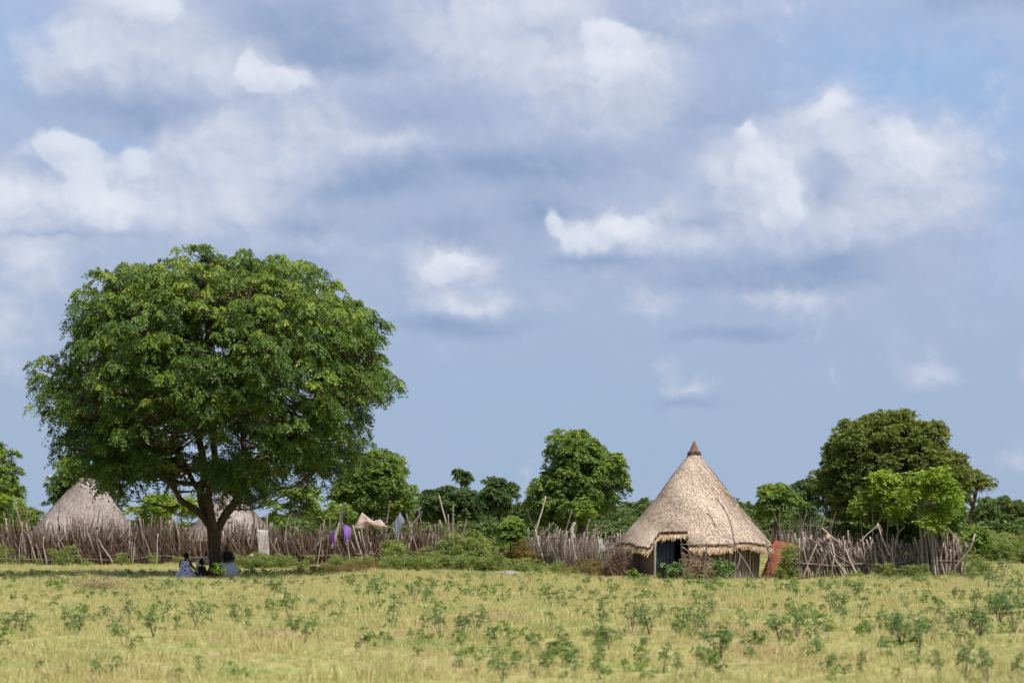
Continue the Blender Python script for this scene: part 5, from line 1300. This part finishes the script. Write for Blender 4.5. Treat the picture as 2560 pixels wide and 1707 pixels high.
loft('shirt', [(0, 0, .03, .19, .17), (0, 0, .15, .165, .145), (0, 0, .30, .135, .115), (0, 0, .42, .13, .105), (0, 0, .50, .09, .08)], M['blacktop'], p, 7, .04)
# small child leaning at the trunk
p = person(527, 'small child in dark red sitting right against the foot of the trunk', PY - .15)
f = (-.3, -.95)
body('body', [[(0, 0, .10, .11), (0, 0, .24, .09), (0, 0, .36, .085), (0, 0, .44, .045)], [(-.08, 0, .37, .04), (.08, 0, .37, .04)], [(-.09, 0, .37, .036), (-.14, -.04, .24, .03), (-.06, -.14, .16, .024)], [(.09, 0, .37, .036), (.14, -.04, .24, .03), (.06, -.14, .16, .024)],
   [(-.04, 0, .07, .07), (-.10, -.20, .10, .05), (-.06, -.36, .04, .035)], [(.04, 0, .07, .07), (.10, -.20, .10, .05), (.08, -.36, .04, .035)]] + hand(-.06, -.14, .16, .3, -.8, -.2, .7) + hand(.06, -.14, .16, -.3, -.8, -.2, .7) + head_chains(0, -.01, .55, f, .85), M['skin'], p, .018)
hair_cap(0, -.01, .55, f, M['hair'], p, .85); eyes(0, -.01, .55, f, p, .85)
loft('shirt', [(0, 0, .02, .18, .17), (0, 0, .14, .15, .13), (0, 0, .26, .12, .105), (0, 0, .35, .115, .10), (0, 0, .40, .08, .07)], M['redbrown'], p, 7, .04)
# figure on a low stool right of the trunk
p = person(570, 'person in black top and pale grey wrap sitting right of the big trunk')
f = (-.6, -.8)
body('body', [[(.04, 0, .50, .16), (.03, 0, .68, .14), (.0, -.02, .88, .135), (-.03, -.04, 1.04, .12), (-.04, -.05, 1.13, .06), (-.05, -.06, 1.20, .05)], [(-.20, -.05, 1.06, .06), (.13, -.03, 1.06, .065)],
   [(-.21, -.05, 1.05, .066), (-.26, -.14, .80, .054), (-.14, -.44, .68, .042)], [(.16, -.03, 1.05, .068), (.27, -.06, .80, .056), (.04, -.44, .70, .042)],
   [(-.02, 0, .46, .12), (-.12, -.34, .46, .08), (-.12, -.34, .08, .05), (-.15, -.58, .04, .04)], [(.12, 0, .46, .12), (.14, -.34, .46, .08), (.12, -.34, .08, .05), (.12, -.58, .04, .04)]] + hand(-.14, -.44, .68, .6, -.5, -.3) + hand(.04, -.44, .70, -.8, -.4, -.3) + head_chains(-.06, -.08, 1.28, f, 1.12), M['skin'], p)
hair_cap(-.06, -.08, 1.28, f, M['headcloth'], p, 1.12, name='headcloth', thick=.022); eyes(-.06, -.08, 1.28, f, p, 1.12)
loft('shirt', [(.04, 0, .62, .205, .175), (.03, 0, .72, .19, .165), (.0, -.02, .88, .185, .155), (-.03, -.04, 1.0, .185, .145), (-.04, -.05, 1.09, .16, .12), (-.04, -.05, 1.14, .09, .08)], M['blacktop'], p, 6, .02)
loft('wrap_skirt', [(.08, -.17, .05, .28, .36), (.09, -.18, .18, .33, .39), (.08, -.18, .36, .33, .39), (.06, -.17, .50, .31, .36), (.05, -.12, .61, .26, .28), (.04, -.02, .68, .21, .18)], M['wrap'], p, 8, .07)
st = P(571, HY, PY + .02); st[2] = 0
s_ = empty('stool', st, 'low wooden stool under the person in the pale grey wrap', 'stool')
mb = MB(); tube(mb, [(0, 0, .29), (0, 0, .33)], .16, 16); mb.build('seat', M['bark'], s_)
for k in range(3):
    a = k * 2.09; mb = MB(); tube(mb, [(math.cos(a) * .1, math.sin(a) * .1, .29), (math.cos(a) * .14, math.sin(a) * .14, 0)], .02, 6); mb.build('leg', M['bark'], s_)
# tan goat standing behind the children, head down
M['goat'] = material('tan goat hair', lin(.34, .21, .11), lin(.58, .46, .33), 5, .9, .1, c3=lin(.72, .66, .56))
gb = P(513, HY, 109.5); gb[2] = 0
g_ = empty('goat', gb, 'tan and white goat standing behind the seated child, left of the trunk', 'goat')
body('body', [[(-.34, 0, .58, .10), (-.26, 0, .60, .145), (0, 0, .58, .16), (.24, 0, .58, .155), (.36, 0, .62, .11)], [(.34, 0, .66, .10), (.50, -.03, .62, .075), (.58, -.05, .52, .06)], [(.60, -.05, .50, .065), (.68, -.07, .40, .042), (.72, -.08, .34, .03)],
   [(-.30, .07, .52, .085), (-.34, .08, .36, .05), (-.42, .08, .24, .03), (-.38, .08, .02, .024)], [(-.30, -.07, .52, .085), (-.36, -.08, .36, .05), (-.44, -.08, .24, .03), (-.40, -.08, .02, .024)],
   [(.28, .07, .50, .07), (.29, .08, .30, .032), (.30, .08, .15, .026), (.29, .08, .02, .024)], [(.28, -.07, .50, .07), (.31, -.08, .30, .032), (.31, -.08, .15, .026), (.30, -.08, .02, .024)],
   [(-.42, 0, .66, .03), (-.50, 0, .70, .018)], [(.58, .05, .56, .02), (.56, .12, .54, .014)], [(.58, -.14, .55, .02), (.56, -.20, .52, .014)]], M['goat'], g_, .018)
for k in (-1, 1):
    mb = MB(); tube(mb, smooth_path([(.57, -.05 + .03 * k, .56), (.53, -.05 + .05 * k, .64), (.45, -.05 + .07 * k, .66)], 3), np.linspace(.014, .005, 7), 5); mb.build('horn', M['stick'], g_)
# white bird in flight left of the crown
bb = P(119, 1193, 150); b_ = empty('bird', bb, 'tiny white bird flying left of the big crown above the left hut', 'bird')
body('body', [[(-.22, 0, 0, .02), (-.08, 0, 0, .07), (.08, 0, .02, .07), (.20, 0, .06, .04), (.30, 0, .06, .015)]], M['wrap'], b_, .02)
for k in (-1, 1):
    me = mesh_np('wing', [(-.08, .03 * k, .03), (.12, .03 * k, .03), (.10, .34 * k, .16), (-.08, .32 * k, .15), (-.02, .62 * k, .10)], [(0, 1, 2, 3)], [(3, 2, 4)], None, M['wrap'])
    w = obj('wing', me, b_); md = w.modifiers.new('thick', 'SOLIDIFY'); md.thickness = .01
